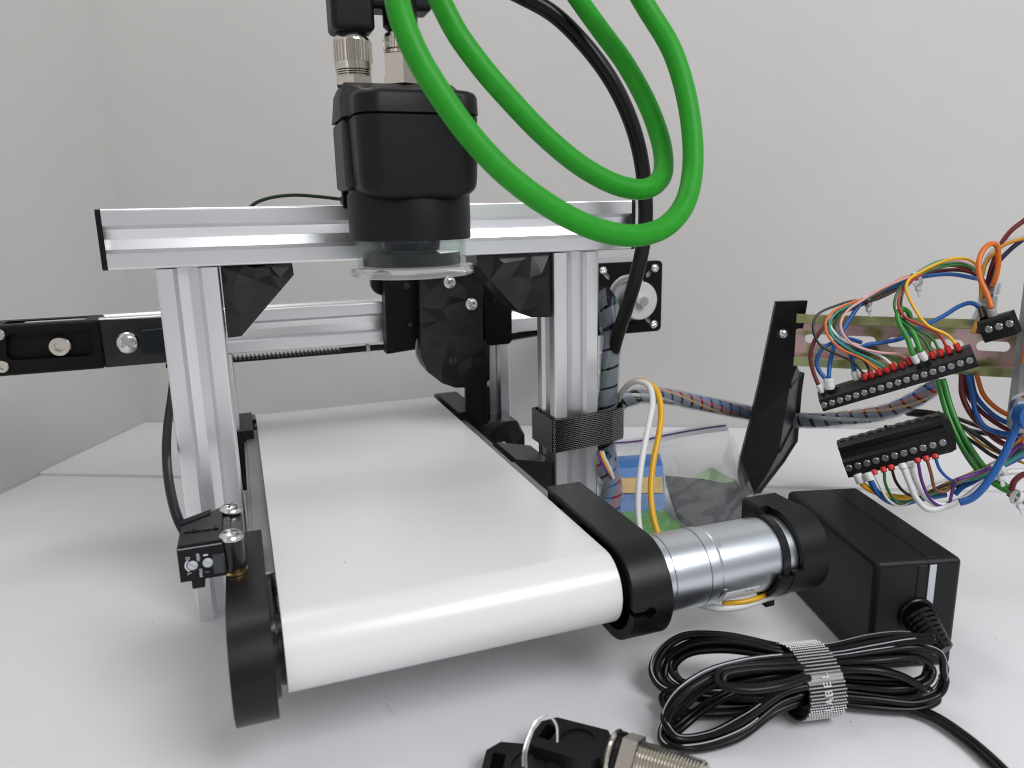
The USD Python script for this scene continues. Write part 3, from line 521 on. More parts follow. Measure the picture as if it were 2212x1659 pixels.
# ================================================================ wiring beside the right post
def bundle(pts, r, cols, spec, label, pitch=9, width=7.5, wr=None, name='cable_bundle', wrap='wrap_clear', turn=.35):
    """Wires twisted together inside a spiral wrap: one thing, the wires and the wrap its parts."""
    t = thing(name, label, 'cable bundle', pts[0]); C = spline(pts, 8); T, N, B = frames(C); s = np.arange(len(C))
    for i, (c, rr) in enumerate(zip(cols, spec)):
        a = 2 * np.pi * i / len(cols) + turn * s * .35; d = (r - rr - .3) * (0 if i == 0 and len(cols) > 5 else 1)
        obj('wire', tube(C + d * (np.cos(a)[:, None] * N + np.sin(a)[:, None] * B), rr, 7, 1, smooth=False), 'wire_' + c, t, smooth=True)
    if wrap: obj('spiral_wrap', helix_wrap(pts, wr or r, pitch, width), wrap, t, smooth=40)
    return t
pb = [at_y(u, v, y) for u, v, y in ((1312, 645, 18), (1318, 700, 12), (1318, 770, 11), (1314, 840, 11), (1308, 905, 11), (1308, 960, 12), (1316, 1010, 13), (1322, 1050, 16))]
bundle(pb, 6.3, ['black', 'navy', 'black', 'navy', 'black', 'green', 'navy'], [2.2, 2.2, 2.0, 2.2, 2.0, 1.0, 2.2], 'dark cables in clear spiral wrap running down the right post above the strap', pitch=13, width=11.5)
pb2 = [at_y(u, v, y) for u, v, y in ((1296, 985, 4), (1306, 1010, 1), (1318, 1045, -1), (1318, 1085, -1), (1300, 1130, 4), (1280, 1160, 10))]
bundle(pb2, 7.6, ['blue', 'red', 'blue', 'red', 'blue', 'navy'], [2.6, 3, 2.6, 3, 2.6, 2], 'red and blue wires in clear spiral wrap below the strap on the right post', pitch=7.6, width=7.0)
for c, du, lab in (('white', 5, 'thin white wire leaving the strap into the red and blue spiral wrap'), ('yellow', 0, 'thin yellow wire leaving the strap into the red and blue spiral wrap'), ('purple', -6, 'thin purple wire leaving the strap into the red and blue spiral wrap')):
    wire([at_d(1297 + du, 975, 478), at_d(1302 + du, 990, 476), at_d(1313 + du, 1012, 473), at_d(1324 + du * .4, 1035, 472)], .95, 'wire_' + c, lab)
hb = [at_d(1312, 895, 540), at_d(1345, 866, 536), at_d(1385, 855, 535), at_d(1440, 856, 548), at_d(1500, 868, 560), at_d(1560, 880, 572), at_d(1620, 892, 585), at_d(1690, 904, 590), at_d(1760, 908, 575), at_d(1840, 902, 560), at_d(1920, 888, 545), at_d(1985, 858, 530), at_d(2030, 826, 520)]
bundle(hb, 5.6, ['black', 'navy', 'blue', 'red', 'amber', 'navy', 'grey', 'black'], [1.9, 1.8, 1.6, 1.4, 1.0, 1.8, 1.6, 1.8], 'long bundle of mixed wires in clear spiral wrap along the wall behind the stand', pitch=9.5, width=7.4)
obj_p = top('strap', None or ribbon([(x, y, z) for x, y, z in [(216.5, 12, 70), (216.9, 30.5, 70)]], (0, 0, 17), 1.0), 'strap_grey', 'placeholder', 'strap') if False else None
sc = [(216.8, 33), (217.2, -1.4), (219, -2.0), (249, -2.0), (258, -1.6), (268, 2), (272, 10), (270, 22), (262, 30), (250, 33), (234, 33), (217, 33.2)]
zc_ = at_y(1240, 938, -2)[2]; hs = at_y(1240, 905, -2)[2] - at_y(1240, 975, -2)[2]
C = np.array([(x, y, zc_ + .05 * (x - 219)) for x, y in sc]); C2 = [C[0]]
for a_, b_ in zip(C[:-1], C[1:]): C2 += [a_ + (b_ - a_) * t for t in np.linspace(0, 1, 8)[1:]]
C2 = np.array(C2)
sp_ = thing('hook_and_loop_strap', 'dark grey woven strap wrapped round the right post and its cables', 'strap', (234, 10, zc_ - 9))
obj('band', ribbon(C2, (0, 0, hs), 1.0), 'rubber_black', sp_)
# woven knots of the strap, one mesh
kn = []
for a_, b_ in ((C[1], C[3]), (C[0], C[1]), (C[3], C[4]), (C[4], C[5]), (C[5], C[6])):
    L = np.linalg.norm(b_ - a_); nx = max(2, int(L / 1.15)); d = (b_ - a_) / L; nrm = np.array([d[1], -d[0], 0]); nrm /= np.linalg.norm(nrm)
    for i in range(nx):
        for j in range(17):
            q = a_ + d * ((i + (.5 if j % 2 else 0)) * L / nx) + np.array([0, 0, (j - 8) * hs / 17.2])
            kn.append(move(hull([(-.52, 0, -.18), (.52, 0, .18), (0, 0, -.42), (0, 0, .42), (0, -.42, 0), (-.3, -.3, 0), (.3, -.3, .1)]), R=np.stack([d, -nrm, [0, 0, 1.0]], 1), at=q + nrm * .72))
obj('weave', kn, 'strap_grey', sp_, smooth=60, kind='stuff')
# motor leads
top('motor_lead', tube([at_d(1312, 915, 530), at_d(1333, 868, 510), at_d(1352, 838, 488), at_d(1378, 824, 462), at_d(1402, 834, 452), at_d(1410, 866, 444), at_d(1402, 915, 437), at_d(1390, 975, 430), at_d(1381, 1040, 424), at_d(1378, 1100, 420), at_d(1383, 1150, 416), at_d(1396, 1195, 412)], 1.75, 12), 'wire_white', 'white motor lead arching up from the motor to the right post', 'wire', smooth=True)
top('motor_lead', tube([at_d(1312, 915, 536), at_d(1334, 862, 516), at_d(1360, 829, 490), at_d(1390, 824, 466), at_d(1417, 842, 456), at_d(1428, 885, 449), at_d(1423, 940, 442), at_d(1411, 1000, 436), at_d(1406, 1060, 430), at_d(1411, 1115, 424), at_d(1424, 1160, 420), at_d(1440, 1200, 415)], 1.8, 12), 'wire_yellow', 'yellow motor lead arching up from the motor to the right post', 'wire', smooth=True)
y_ = YF - 8
top('motor_lead', tube([(232, YF + 2, 35), (242, YF - 7, 34.2), (254, YF - 10, 34.6), (268, YF - 9, 35.5), (280, YF - 5, 33), (296, YF + 4, 32)], 1.75, 12), 'wire_white', 'white lead running along the underside of the gear motor', 'wire', smooth=True)
top('motor_lead', tube([(244, YF - 7, 36.4), (254, YF - 10.5, 37.2), (264, YF - 10.5, 37.8), (276, YF - 4, 36)], 1.3, 12), 'wire_yellow', 'yellow lead running along the underside of the gear motor', 'wire', smooth=True)
# E3

# ================================================================ rail stand with terminal blocks, right background
RA, RBp = np.array([388.0, -22.0, 0]), np.array([478.0, -104.5, 0])
RT = (RBp - RA) / np.linalg.norm(RBp - RA); RN = np.array([-RT[1], RT[0], 0])        # along the rail, and away from the viewer
def at_rail(u, v, off=0.0):       # on the upright plane of the rail, off millimetres in front of it
    r = ray(u, v); P0 = RA - RN * off; return EYE + r * ((P0 - EYE) @ RN) / (r @ RN)
stand = thing('rail_stand', 'black plastic stand leg carrying a greenish chromated metal mounting rail', 'stand', (400, 40, 0))
Lq = [(1677, 652, 508), (1663, 720, 519), (1640, 830, 538), (1620, 915, 556), (1600, 990, 574), (1595, 1020, 582), (1597, 1045, 590), (1612, 1072, 597)]
Rq = [(1745, 650, 500), (1733, 720, 513), (1722, 790, 528), (1706, 835, 536), (1695, 900, 551), (1683, 977, 570), (1660, 1020, 582), (1628, 1066, 594)]
def shell(A, B, back):
    n = len(A); V = np.vstack([A, B, A + back, B + back]); F = []
    q = lambda a, b, c, d: F.extend([(a, b, c), (a, c, d)])
    for i in range(n - 1):
        q(i, i + 1, n + i + 1, n + i); q(2 * n + i, 3 * n + i, 3 * n + i + 1, 2 * n + i + 1); q(i, 2 * n + i, 2 * n + i + 1, i + 1); q(n + i, n + i + 1, 3 * n + i + 1, 3 * n + i)
    q(0, n, 3 * n, 2 * n); q(n - 1, 3 * n - 1, 4 * n - 1, 2 * n - 1); t = trimesh.Trimesh(V, F, process=False); t.fix_normals(); return t
A = np.array([at_d(*q) for q in Lq]); B = np.array([at_d(*q) for q in Rq])
obj('leg', shell(A, B, WN * 5), 'printed_black', stand, smooth=False)
wa = np.array([at_d(*q) for q in [(1722, 790, 529), (1706, 836, 538), (1695, 900, 553), (1683, 977, 572), (1660, 1020, 584), (1630, 1064, 596)]])
wb = np.array([at_d(*q) for q in [(1729, 806, 556), (1723, 850, 572), (1719, 905, 586), (1715, 955, 604), (1688, 998, 608), (1634, 1068, 604)]])
obj('web', shell(wa, wb, -WD * 2.5), 'printed_black', stand, smooth=False)
fl = lambda q: at_d(*q)
obj('flange_plate', [shell(wb[:4], wb[:4] + WD * 3, WN * 4), shell(wb[3:], wb[3:] + WD * 2.5, WN * 4)], 'printed_black', stand, smooth=False)
obj('cross_rib', [tube([wa[1], wb[0]], 1.5, 6), tube([wa[3], wb[2]], 1.3, 6)], 'printed_black', stand)
sd = at_d(1692, 721, 505); obj('screw', put(PH, sd, (-.35, -.9, .2), 2.9, .2), 'screw_steel', stand); obj('screw_recess', revolve([(3.1, -.2), (4.1, -.2), (4.1, .3), (3.1, .3), (3.1, -.2)], (-.35, -.9, .2), sd, 24), 'gloss_black', stand)
# the rail: hat section with slots
zr0, zr1 = 117.6, 152.6; Lr = 260
def along(a, b, z0, z1, lo, hi): return move(box((a, lo, z0), (b, hi, z1), .3), R=np.stack([RT, RN, [0, 0, 1.0]], 1), at=RA)
face = prism_y(sg.box(-4, zr0 + 4.5, Lr, zr1 - 4.5).difference(sg.MultiPolygon([sg.LineString([(x, 135), (x + 12, 135)]).buffer(3.1) for x in np.arange(5, Lr, 25)])), 7.5, 9)
rl = obj('mounting_rail', [move(face, R=np.stack([RT, RN, [0, 0, 1.0]], 1), at=RA)], 'chromate', stand, smooth=False)
for z in (zr0 + 4.5, zr1 - 6): obj('rail_web', along(-4, Lr, z, z + 1.5, 0, 7.4), 'chromate', rl, smooth=False)
for z0, z1 in ((zr0, zr0 + 6), (zr1 - 6, zr1)): obj('rail_lip', along(-4, Lr, z0, z1, -1.6, -.1), 'chromate_green', rl, smooth=False)

def c7(x, y): return 1607.2 + .3958 * x, 466.6 + .3958 * y
def w7(pts, d0, d1=None, dz=None):
    """Wire points seen in the photograph, d0 to d1 millimetres deep along the wire."""
    n = len(pts); d1 = d0 if d1 is None else d1
    return [at_d(*c7(x, y), d0 + (d1 - d0) * i / (n - 1) + (dz[i] if dz else 0)) for i, (x, y) in enumerate(pts)]
def block(name, label, corners, depth, dl, n, sl, sr, r, group=None, prof=None):
    """A screw terminal block: corners lower left, lower right, upper left of its screw face."""
    a, b, c = [at_d(*c7(*q), d) for q, d in zip(corners, depth)]
    X = b - a; L = np.linalg.norm(X); X /= L; Y = c - a; Y -= X * (X @ Y); H = np.linalg.norm(Y); Y /= H; Z = np.cross(X, Y)
    t = thing(name, label, 'terminal block', a); R = np.stack([X, Y, Z], 1)
    pg = prof(H); bodym = move(extrude(pg, L), R=np.stack([Y, Z, X], 1), at=a)
    nb = move(np.array([0]), at=0) if False else None
    obj('housing', bodym, 'printed_black', t, smooth=False)
    p, q = [at_d(*c7(*s), d) for s, d in ((sl, depth[0]), (sr, depth[1]))]
    for i in range(n):
        w = p + (q - p) * i / (n - 1); w = w - Z * ((w - a) @ Z)
        obj('screw', put(SL, w - Z * .25, Z, r, RNG.uniform(0, 3.1)), 'dull_screw', t)
    return t, a, X, Y, Z, L, H, R
t1, a1, X1, Y1, Z1, L1, H1, R1 = block('terminal_block', 'long black eighteen screw terminal block with red ferrules along its upper edge', ((432, 1068), (1282, 822), (398, 992)), (462, 420, 462), 0, 18, (438, 1030), (1232, 792), 1.85,
    prof=lambda H: sg.Polygon([(0, 0), (H * .8, 0), (H * .98, -2.2), (H * 1.22, -5), (H * 1.22, -13), (0, -13)]))
for i in range(17): obj('slot_edge', move(box((3.5 + i * (L1 - 6) / 17.6, H1 * .98, -4.2), (3.9 + i * (L1 - 6) / 17.6, H1 * 1.24, -2.6), .05), R=R1, at=a1), 'gloss_black', t1)
obj('latch_tab', move(box((L1 * .54, -1.3, -8), (L1 * .55, .5, -5), .1), R=R1, at=a1), 'printed_black', t1)
t2, a2, X2, Y2, Z2, L2, H2, R2 = block('terminal_block', 'black eleven screw terminal block with a stepped top, loose below the long one', ((570, 1430), (1140, 1287), (530, 1345)), (458, 432, 458), 0, 11, (573, 1372), (1085, 1240), 2.0,
    prof=lambda H: sg.Polygon([(0, 0), (H * .95, 0), (H * 1.1, -2.6), (H * 1.38, -2.6), (H * 1.44, -4.4), (H * 1.75, -4.0), (H * 2.0, -7), (H * 2.0, -14), (0, -14)]))
obj('end_cheek', move(prism_z([(0, -.3), (2.2, .3), (4.2, H2 * .8), (4.2, H2 * 1.6), (.6, H2 * 2.1), (0, H2 * 2.1)], -14, -2.0), R=R2, at=a2 + X2 * L2), 'printed_black', t2, smooth=False)
for i in range(11): obj('wire_entry', move(box((2.3 + i * (L2 - 6.2) / 10, -.06, -2.6), (4.6 + i * (L2 - 6.2) / 10, 1.4, .06), .05), R=R2, at=a2), 'gloss_black', t2)
obj('latch_tab', move(box((L2 * .49, H2 * 1.9, -8), (L2 * .52, H2 * 2.25, -6.6), .1), R=R2, at=a2), 'printed_black', t2)
for i in range(10): obj('ridge', move(box((2 + i * (L2 - 4) / 10, H2 * 1.98, -13), (2 + (i + .55) * (L2 - 4) / 10, H2 * 2.06, -7.5), .05), R=R2, at=a2), 'printed_black', t2)
t3, a3, X3, Y3, Z3, L3, H3, R3 = block('terminal_block', 'short black three screw terminal block with orange and blue wires, upper right', ((1310, 697), (1490, 648), (1275, 588)), (430, 418, 430), 0, 3, (1347, 610), (1445, 590), 2.0,
    prof=lambda H: sg.Polygon([(0, -2), (H * .55, 0), (H * .95, 0), (H * 1.08, -2.5), (H * 1.08, -13), (0, -13)]))

# wires on the long terminal block ------------------------------------------------------------
def tip(x, y, d, up_, k=4.6): # ferrule from its visible top down into the block
    return at_d(*c7(x, y), d)
def fw(pts, d0, r, col, label, fer, frad, fend, d1=None, dz=None):
    P = w7(pts, d0, d1, dz); return wire(P, r, 'wire_' + col, label, ferrule=('ferrule_' + fer, frad, at_d(*c7(*fend), d0 + 1), P[0]))
up1 = 'into the upper edge of the long terminal block'
B0 = 468
fw([(405, 920), (378, 850), (362, 760), (385, 680), (440, 600), (500, 545), (600, 500), (690, 462), (780, 420), (900, 362), (1000, 318), (1100, 296), (1240, 308), (1350, 390)], 462, 1.25, 'dark_red', 'thick dark red wire at the left end of the long terminal block', 'white', 1.7, (427, 962), 478)
fw([(462, 885), (470, 800), (500, 690), (560, 590), (640, 475), (700, 430), (800, 392), (900, 352), (1000, 328), (1130, 318), (1285, 345)], 460, 1.3, 'blue', 'blue wire in the big white ferrule that runs up into the bundle', 'white', 3.2, (468, 945), 476)
wire(w7([(444, 888), (408, 840), (396, 790), (425, 728), (490, 690), (560, 670), (640, 690)], 461, 474), 1.3, 'wire_blue', 'blue wire looping left out of the big white ferrule')
fw([(600, 845), (594, 775), (650, 712), (760, 690), (860, 668), (960, 610), (1090, 545), (1180, 490), (1240, 475), (1285, 500), (1305, 540)], 456, 1.3, 'blue', 'blue wire from the long terminal block to the black ferrule of the short one', 'white', 2.1, (618, 900), 436)
wire(w7([(606, 845), (588, 780), (560, 715), (500, 690)], 458, 468), 1.2, 'wire_blue', 'short second blue wire behind the single white ferrule')
red1 = [((650, 860), (662, 892)), ((686, 846), (700, 880)), ((727, 838), (744, 866)), ((768, 826), (784, 852)), ((802, 806), (820, 838)), ((848, 798), (866, 828)), ((888, 776), (906, 810)), None, None, (((1020, 740), (1034, 775))), ((1063, 730), (1078, 762)), ((1106, 714), (1122, 748)), ((1156, 698), (1172, 732))]
def dd(x): return 462 - 42 * (x - 420) / 860
def rw(i, pts, r, col, label, d1=None):
    (x, y), e = red1[i]; d = dd(x); return fw([(x, y)] + pts, d, r, col, label, 'red', 1.75, e, d1)
rw(0, [(600, 800), (500, 752), (412, 700), (376, 612), (400, 540), (500, 490), (600, 462), (690, 465), (800, 422), (905, 358), (1000, 300), (1120, 262), (1270, 292)], .75, 'black', 'thin black wire with the widest loop to the left', 474)
rw(1, [(655, 790), (590, 745), (520, 690), (492, 610), (530, 530), (640, 475)], .8, 'dark_brown', 'thin dark brown wire second from the left among the red ferrules', 474)
rw(2, [(640, 775), (525, 722), (458, 650), (446, 580), (490, 520), (580, 475), (655, 450), (760, 398), (870, 337), (960, 312), (1100, 270), (1275, 290)], .8, 'orange', 'thin orange wire curving left into the upper bundle', 472)
rw(3, [(700, 785), (565, 722), (482, 652), (466, 592), (500, 532), (570, 490), (660, 455), (780, 392), (920, 322), (1040, 255), (1130, 233)], .8, 'teal', 'thin teal wire curving left into the upper bundle', 472)
rw(4, [(740, 760), (620, 712), (520, 662), (468, 592), (484, 530), (545, 488), (645, 452), (750, 402)], .85, 'white', 'thin white wire curving left into the upper bundle', 468)
rw(5, [(790, 765), (680, 742), (560, 692), (492, 612), (522, 540), (640, 470), (760, 412), (880, 350)], .75, 'green', 'thin dark green wire sixth among the red ferrules', 474)
rw(6, [(850, 755), (740, 745), (605, 706), (545, 652), (527, 590), (562, 520), (650, 457), (740, 402), (850, 352), (1000, 292), (1150, 242), (1285, 288)], .8, 'pink', 'thin pink wire curving left into the upper bundle', 470)
fw([(924, 760), (890, 665), (850, 592), (838, 540), (860, 508), (893, 520), (908, 552)], 434, 1.5, 'bright_green', 'thick green wire looping over beside the left of two white ferrules', 'white', 2.0, (946, 800), 444)
fw([(965, 742), (930, 652), (884, 592), (850, 562), (838, 528)], 432, 1.5, 'bright_green', 'thick green wire in the right of two white ferrules', 'white', 2.0, (990, 785), 446)
rw(9, [(980, 672), (905, 612), (850, 562), (820, 490), (846, 402), (920, 342), (1040, 290), (1180, 268), (1275, 300)], .75, 'green', 'thin dark green wire left of the other one behind the yellow wire', 450)
rw(10, [(1030, 672), (960, 627), (900, 592), (862, 520), (864, 430), (925, 347), (1060, 272), (1200, 262), (1280, 310)], .75, 'green', 'thin dark green wire right of the other one behind the yellow wire', 452)
rw(11, [(1060, 642), (960, 592), (880, 552), (842, 482), (872, 392), (932, 342), (1040, 285), (1140, 272), (1240, 300)], .85, 'red', 'thin red wire beside the yellow one on the long terminal block', 452)
rw(12, [(1110, 650), (1002, 597), (940, 520), (886, 400), (900, 348), (960, 308), (1050, 262), (1150, 232), (1225, 238), (1280, 272)], .9, 'yellow', 'thin yellow wire at the right end of the long terminal block', 456)
# right bunch
fw([(1352, 505), (1328, 430), (1290, 345), (1281, 255), (1310, 180), (1352, 150), (1380, 165), (1388, 260), (1370, 345), (1352, 385)], 428, 1.5, 'orange', 'orange wire looping high above the short terminal block', 'grey', 2.2, (1362, 552), 446)
obj('ferrule', revolve([(0, 0), (2.2, 0), (2.3, 6.5), (2.0, 8), (0, 8)], at_d(*c7(1298, 505), 436) - at_d(*c7(1312, 562), 432), at_d(*c7(1312, 562), 432), 20), 'wire_black', t3, label='black ferrule on the blue wire')
for q, c, r, l in (([(1560, 108), (1528, 115), (1455, 132), (1380, 168), (1325, 235), (1305, 300), (1292, 360)], 'grey', 1.25, 'pale grey wire sweeping down from the upper right'), ([(1560, 118), (1500, 130), (1425, 155), (1365, 200), (1312, 275), (1294, 360), (1297, 470)], 'amber', 1.1, 'amber wire sweeping down from the upper right'),
    ([(1560, -5), (1528, 25), (1460, 78), (1408, 145), (1375, 215), (1345, 300), (1334, 360), (1345, 420)], 'dark_red', 1.45, 'dark red wire sweeping down from the upper right corner'), ([(1560, 100), (1528, 125), (1460, 178), (1385, 258), (1352, 340), (1322, 430), (1303, 500)], 'navy', 1.35, 'navy wire sweeping down from the upper right')):
    wire(w7(q, 440, 452), r, 'wire_' + c, l)
sv = thing('cable_sleeve', 'short clear spiral sleeve round the wires above the short terminal block', 'cable sleeve', at_d(*c7(1330, 520), 452))
obj('spiral_wrap', helix_wrap(w7([(1345, 385), (1335, 430), (1325, 480), (1312, 530), (1290, 575), (1272, 600)], 452), 4.6, 8, 7), 'wrap_clear', sv)
for x, c in ((0, 'dark_red'), (14, 'navy'), (-16, 'amber')): obj('wire', tube(w7([(1345 + x, 370), (1332 + x, 430), (1318 + x, 500), (1285 + x, 580), (1265 + x, 640)], 453 + .1 * x), 1.3, 8), 'wire_' + c, sv)
def tie(c, d, r, ax_, tail, label, mat_='tie_clear'):
    c = at_d(*c7(*c), d); t = thing('cable_tie', label, 'cable tie', c); axis = at_d(*c7(*ax_[1]), d) - at_d(*c7(*ax_[0]), d); axis /= np.linalg.norm(axis); fr_ = frame(axis)
    a = np.linspace(0, 2 * np.pi, 30); obj('band', ribbon([c + r * (fr_[:, 0] * math.cos(q) + fr_[:, 1] * math.sin(q)) for q in a], axis * 2.4, .6), mat_, t)
    td = at_d(*c7(*tail), d) - c; td /= np.linalg.norm(td); fr2 = frame(td, axis)
    obj('head', move(box((-1.6, -1.2, 0), (1.6, 1.2, 3.0), .4), R=fr2, at=c + td * r), mat_, t); obj('tail', move(box((-1.0, -.4, 3.0), (1.2, .4, 6.5), .2), R=fr2, at=c + td * r), mat_, t)
tie((668, 466), 470, 3.6, ((640, 480), (700, 445)), (682, 510), 'clear cable tie nearest the stand on the upper wire bundle')
tie((940, 345), 462, 4.2, ((900, 362), (985, 325)), (955, 410), 'clear cable tie with a bent tail in the middle of the upper wire bundle')

# wires on the lower terminal block ----------------------------------------------------------
lo = 'under the lower terminal block'
def lw(pts, d0, r, col, label, fer, frad, fend, d1=None): return fw(pts, d0, r, col, label, fer, frad, fend, d1)
lw([(640, 1458), (690, 1495), (790, 1528), (900, 1535), (1020, 1508), (1100, 1470), (1200, 1430), (1330, 1372), (1450, 1308), (1560, 1225)], 452, 1.75, 'yellow', 'thick yellow wire at the left end under the lower terminal block', 'white', 2.7, (618, 1408), 440)
lw([(690, 1444), (722, 1502), (790, 1556), (860, 1568), (960, 1545), (1100, 1520)], 448, 1.8, 'blue', 'thick blue wire beside the yellow one under the lower terminal block', 'white', 2.8, (672, 1400), 452)
lw([(715, 1412), (742, 1472), (790, 1552), (850, 1580), (920, 1548), (1000, 1482), (1100, 1442), (1150, 1440), (1300, 1385), (1560, 1270)], 447, .75, 'white', 'thin white wire in the first red ferrule under the lower terminal block', 'red', 1.8, (706, 1385), 438)
lw([(765, 1398), (772, 1462), (820, 1550), (850, 1568), (920, 1550), (1150, 1478), (1300, 1432), (1440, 1335), (1560, 1268)], 446, .85, 'green', 'thin green wire under the lower terminal block', 'red', 1.7, (757, 1370), 438)
lw([(808, 1388), (830, 1452), (880, 1510), (960, 1535), (1060, 1482), (1150, 1455), (1300, 1428), (1440, 1350)], 445, .9, 'dark_brown', 'thin black brown wire under the lower terminal block', 'red', 1.9, (798, 1358), 440)
lw([(872, 1380), (902, 1455), (940, 1540), (1000, 1598), (1090, 1592), (1200, 1542), (1300, 1465), (1420, 1402), (1560, 1395)], 438, 1.75, 'white', 'thick white wire with the deepest loop under the lower terminal block', 'white', 2.3, (862, 1350), 428)
lw([(914, 1372), (942, 1452), (990, 1530), (1060, 1574), (1180, 1552), (1290, 1482), (1340, 1430)], 440, 1.7, 'white', 'thick white wire just right of the deepest looping one', 'white', 2.3, (904, 1340), 432)
lw([(950, 1345), (972, 1452), (1020, 1550), (1080, 1585), (1116, 1574), (1140, 1492), (1172, 1440), (1300, 1400), (1440, 1312), (1560, 1240)], 434, .9, 'purple', 'thin purple wire hanging in a narrow loop under the lower terminal block', 'red', 1.8, (942, 1322), 432)
lw([(1000, 1336), (1020, 1402), (1044, 1490), (1085, 1506), (1130, 1480), (1180, 1440), (1350, 1392)], 436, .95, 'brown', 'thin brown wire under the right part of the lower terminal block', 'red', 1.8, (988, 1310), 434)
lw([(1046, 1324), (1068, 1382), (1118, 1434), (1160, 1450), (1200, 1436), (1330, 1385), (1450, 1330)], 434, .9, 'blue', 'thin blue wire in the last red ferrule of the lower terminal block', 'red', 1.8, (1040, 1300), 432)
# loose wires at the right edge
for q, d, r, c, l in (
    ([(1175, 1565), (1235, 1545), (1300, 1490), (1400, 1340), (1470, 1190), (1508, 1085)], (424, 412), 2.0, 'blue', 'thick blue wire rising to the device at the right edge'),
    ([(1150, 1520), (1190, 1480), (1250, 1450), (1340, 1400), (1560, 1290)], (440, 436), 1.6, 'blue', 'blue wire in the lower bundle behind the white wires'),
    ([(1060, 895), (1100, 1050), (1150, 1180), (1220, 1310), (1290, 1400), (1370, 1462), (1460, 1508), (1560, 1522)], (462, 425), 1.75, 'bright_green', 'left one of two thick green wires dropping behind the lower terminal block'),
    ([(1085, 890), (1130, 1050), (1185, 1180), (1250, 1290), (1320, 1382), (1400, 1452), (1500, 1520), (1560, 1545)], (460, 424), 1.75, 'bright_green', 'right one of two thick green wires dropping behind the lower terminal block'),
    ([(1188, 870), (1190, 970), (1232, 1070), (1300, 1150), (1400, 1235), (1560, 1290)], (470, 450), 1.7, 'dark_red', 'dark red wire under the rail running furthest down'),
    ([(1204, 870), (1226, 980), (1290, 1062), (1380, 1132), (1560, 1230)], (474, 452), 1.5, 'dark_red', 'dark red wire under the rail beside the blue wires'),
    ([(1224, 870), (1248, 980), (1268, 1080), (1312, 1150), (1400, 1185), (1560, 1200)], (466, 446), 1.6, 'blue', 'blue wire under the rail bending right at the lower bundle'),
    ([(1238, 870), (1265, 980), (1330, 1060), (1400, 1112), (1560, 1175)], (470, 448), 1.5, 'blue', 'blue wire under the rail below the orange one'),
    ([(1270, 870), (1310, 980), (1380, 1050), (1460, 1092), (1560, 1110)], (466, 444), 1.4, 'orange', 'orange wire curving under the rail to the right edge'),
    ([(880, 1072), (1000, 1080), (1130, 1108), (1210, 1162), (1330, 1190), (1470, 1215), (1560, 1220)], (545, 470), 1.5, 'navy', 'navy wire leaving the spiral wrap behind the lower terminal block'),
    ([(880, 1060), (1000, 1068), (1130, 1095), (1260, 1140), (1380, 1190), (1560, 1260)], (545, 474), 1.4, 'dark_brown', 'dark brown wire leaving the spiral wrap behind the lower terminal block'),
    ([(890, 1080), (1010, 1095), (1150, 1130), (1260, 1190), (1400, 1290), (1500, 1330)], (545, 468), 1.5, 'black', 'black wire leaving the spiral wrap behind the lower terminal block'),
    ([(890, 1066), (1010, 1075), (1140, 1115), (1290, 1240), (1400, 1300), (1560, 1360)], (546, 468), .9, 'amber', 'thin amber wire leaving the spiral wrap behind the lower terminal block'),
    ([(1180, 1190), (1260, 1240), (1360, 1310), (1450, 1345)], (470, 455), 1.2, 'black', 'short black wire between the green wires and the blue one'),
    ([(1160, 1440), (1300, 1395), (1420, 1330), (1480, 1270), (1560, 1215)], (430, 426), 1.2, 'purple', 'purple wire in the lower bundle at the right edge'),
    ([(1150, 1446), (1290, 1400), (1410, 1340), (1480, 1255), (1560, 1180)], (432, 428), 1.4, 'amber', 'amber wire in the lower bundle at the right edge'),
    ([(1160, 1452), (1290, 1420), (1420, 1355), (1500, 1300), (1560, 1262)], (434, 428), 1.3, 'teal', 'dark teal wire in the lower bundle at the right edge'),
    ([(1200, 1446), (1330, 1400), (1420, 1345), (1560, 1250)], (436, 432), 1.4, 'navy', 'navy wire in the lower bundle at the right edge'),
    ([(1560, 1400), (1510, 1418), (1475, 1450), (1458, 1500)], (420, 424), 1.6, 'dark_red', 'dark red wire end at the lower right edge'),
    ([(1560, 1575), (1500, 1560), (1440, 1515)], (420, 424), 1.3, 'brown', 'brown wire end at the lower right edge')):
    wire(w7(q, *d), r, 'wire_' + c, l)
tie((1390, 1375), 424, 4.2, ((1350, 1400), (1430, 1335)), (1405, 1440), 'clear cable tie on the lower bundle near the right edge')
tie((1490, 1535), 416, 3.8, ((1440, 1510), (1520, 1545)), (1515, 1610), 'clear cable tie round the green wires at the lower right edge')
dv = thing('rail_device', 'grey and orange terminal device at the right edge on the rail', 'terminal device', at_d(*c7(1510, 1180), 428))
q0 = at_d(*c7(1455, 1180), 440); obj('housing', [move(box((0, -2, 0), (30, 16, 98), .8), R=np.stack([RT, RN, [0, 0, 1.0]], 1), at=q0), move(box((6, -9, 34), (30, -2.1, 96), .8), R=np.stack([RT, RN, [0, 0, 1.0]], 1), at=q0)], 'grey_plastic', dv, smooth=False)
for v0, v1 in ((690, 800), (965, 990), (1195, 1235)):
    a_, b_ = at_d(*c7(1510, v1), 424), at_d(*c7(1510, v0), 424); obj('lever', move(box((0, -3, a_[2]), (14, 2, b_[2]), .5), R=np.stack([RT, RN, [0, 0, 1.0]], 1), at=(a_[0], a_[1], 0)), 'wire_orange', dv)
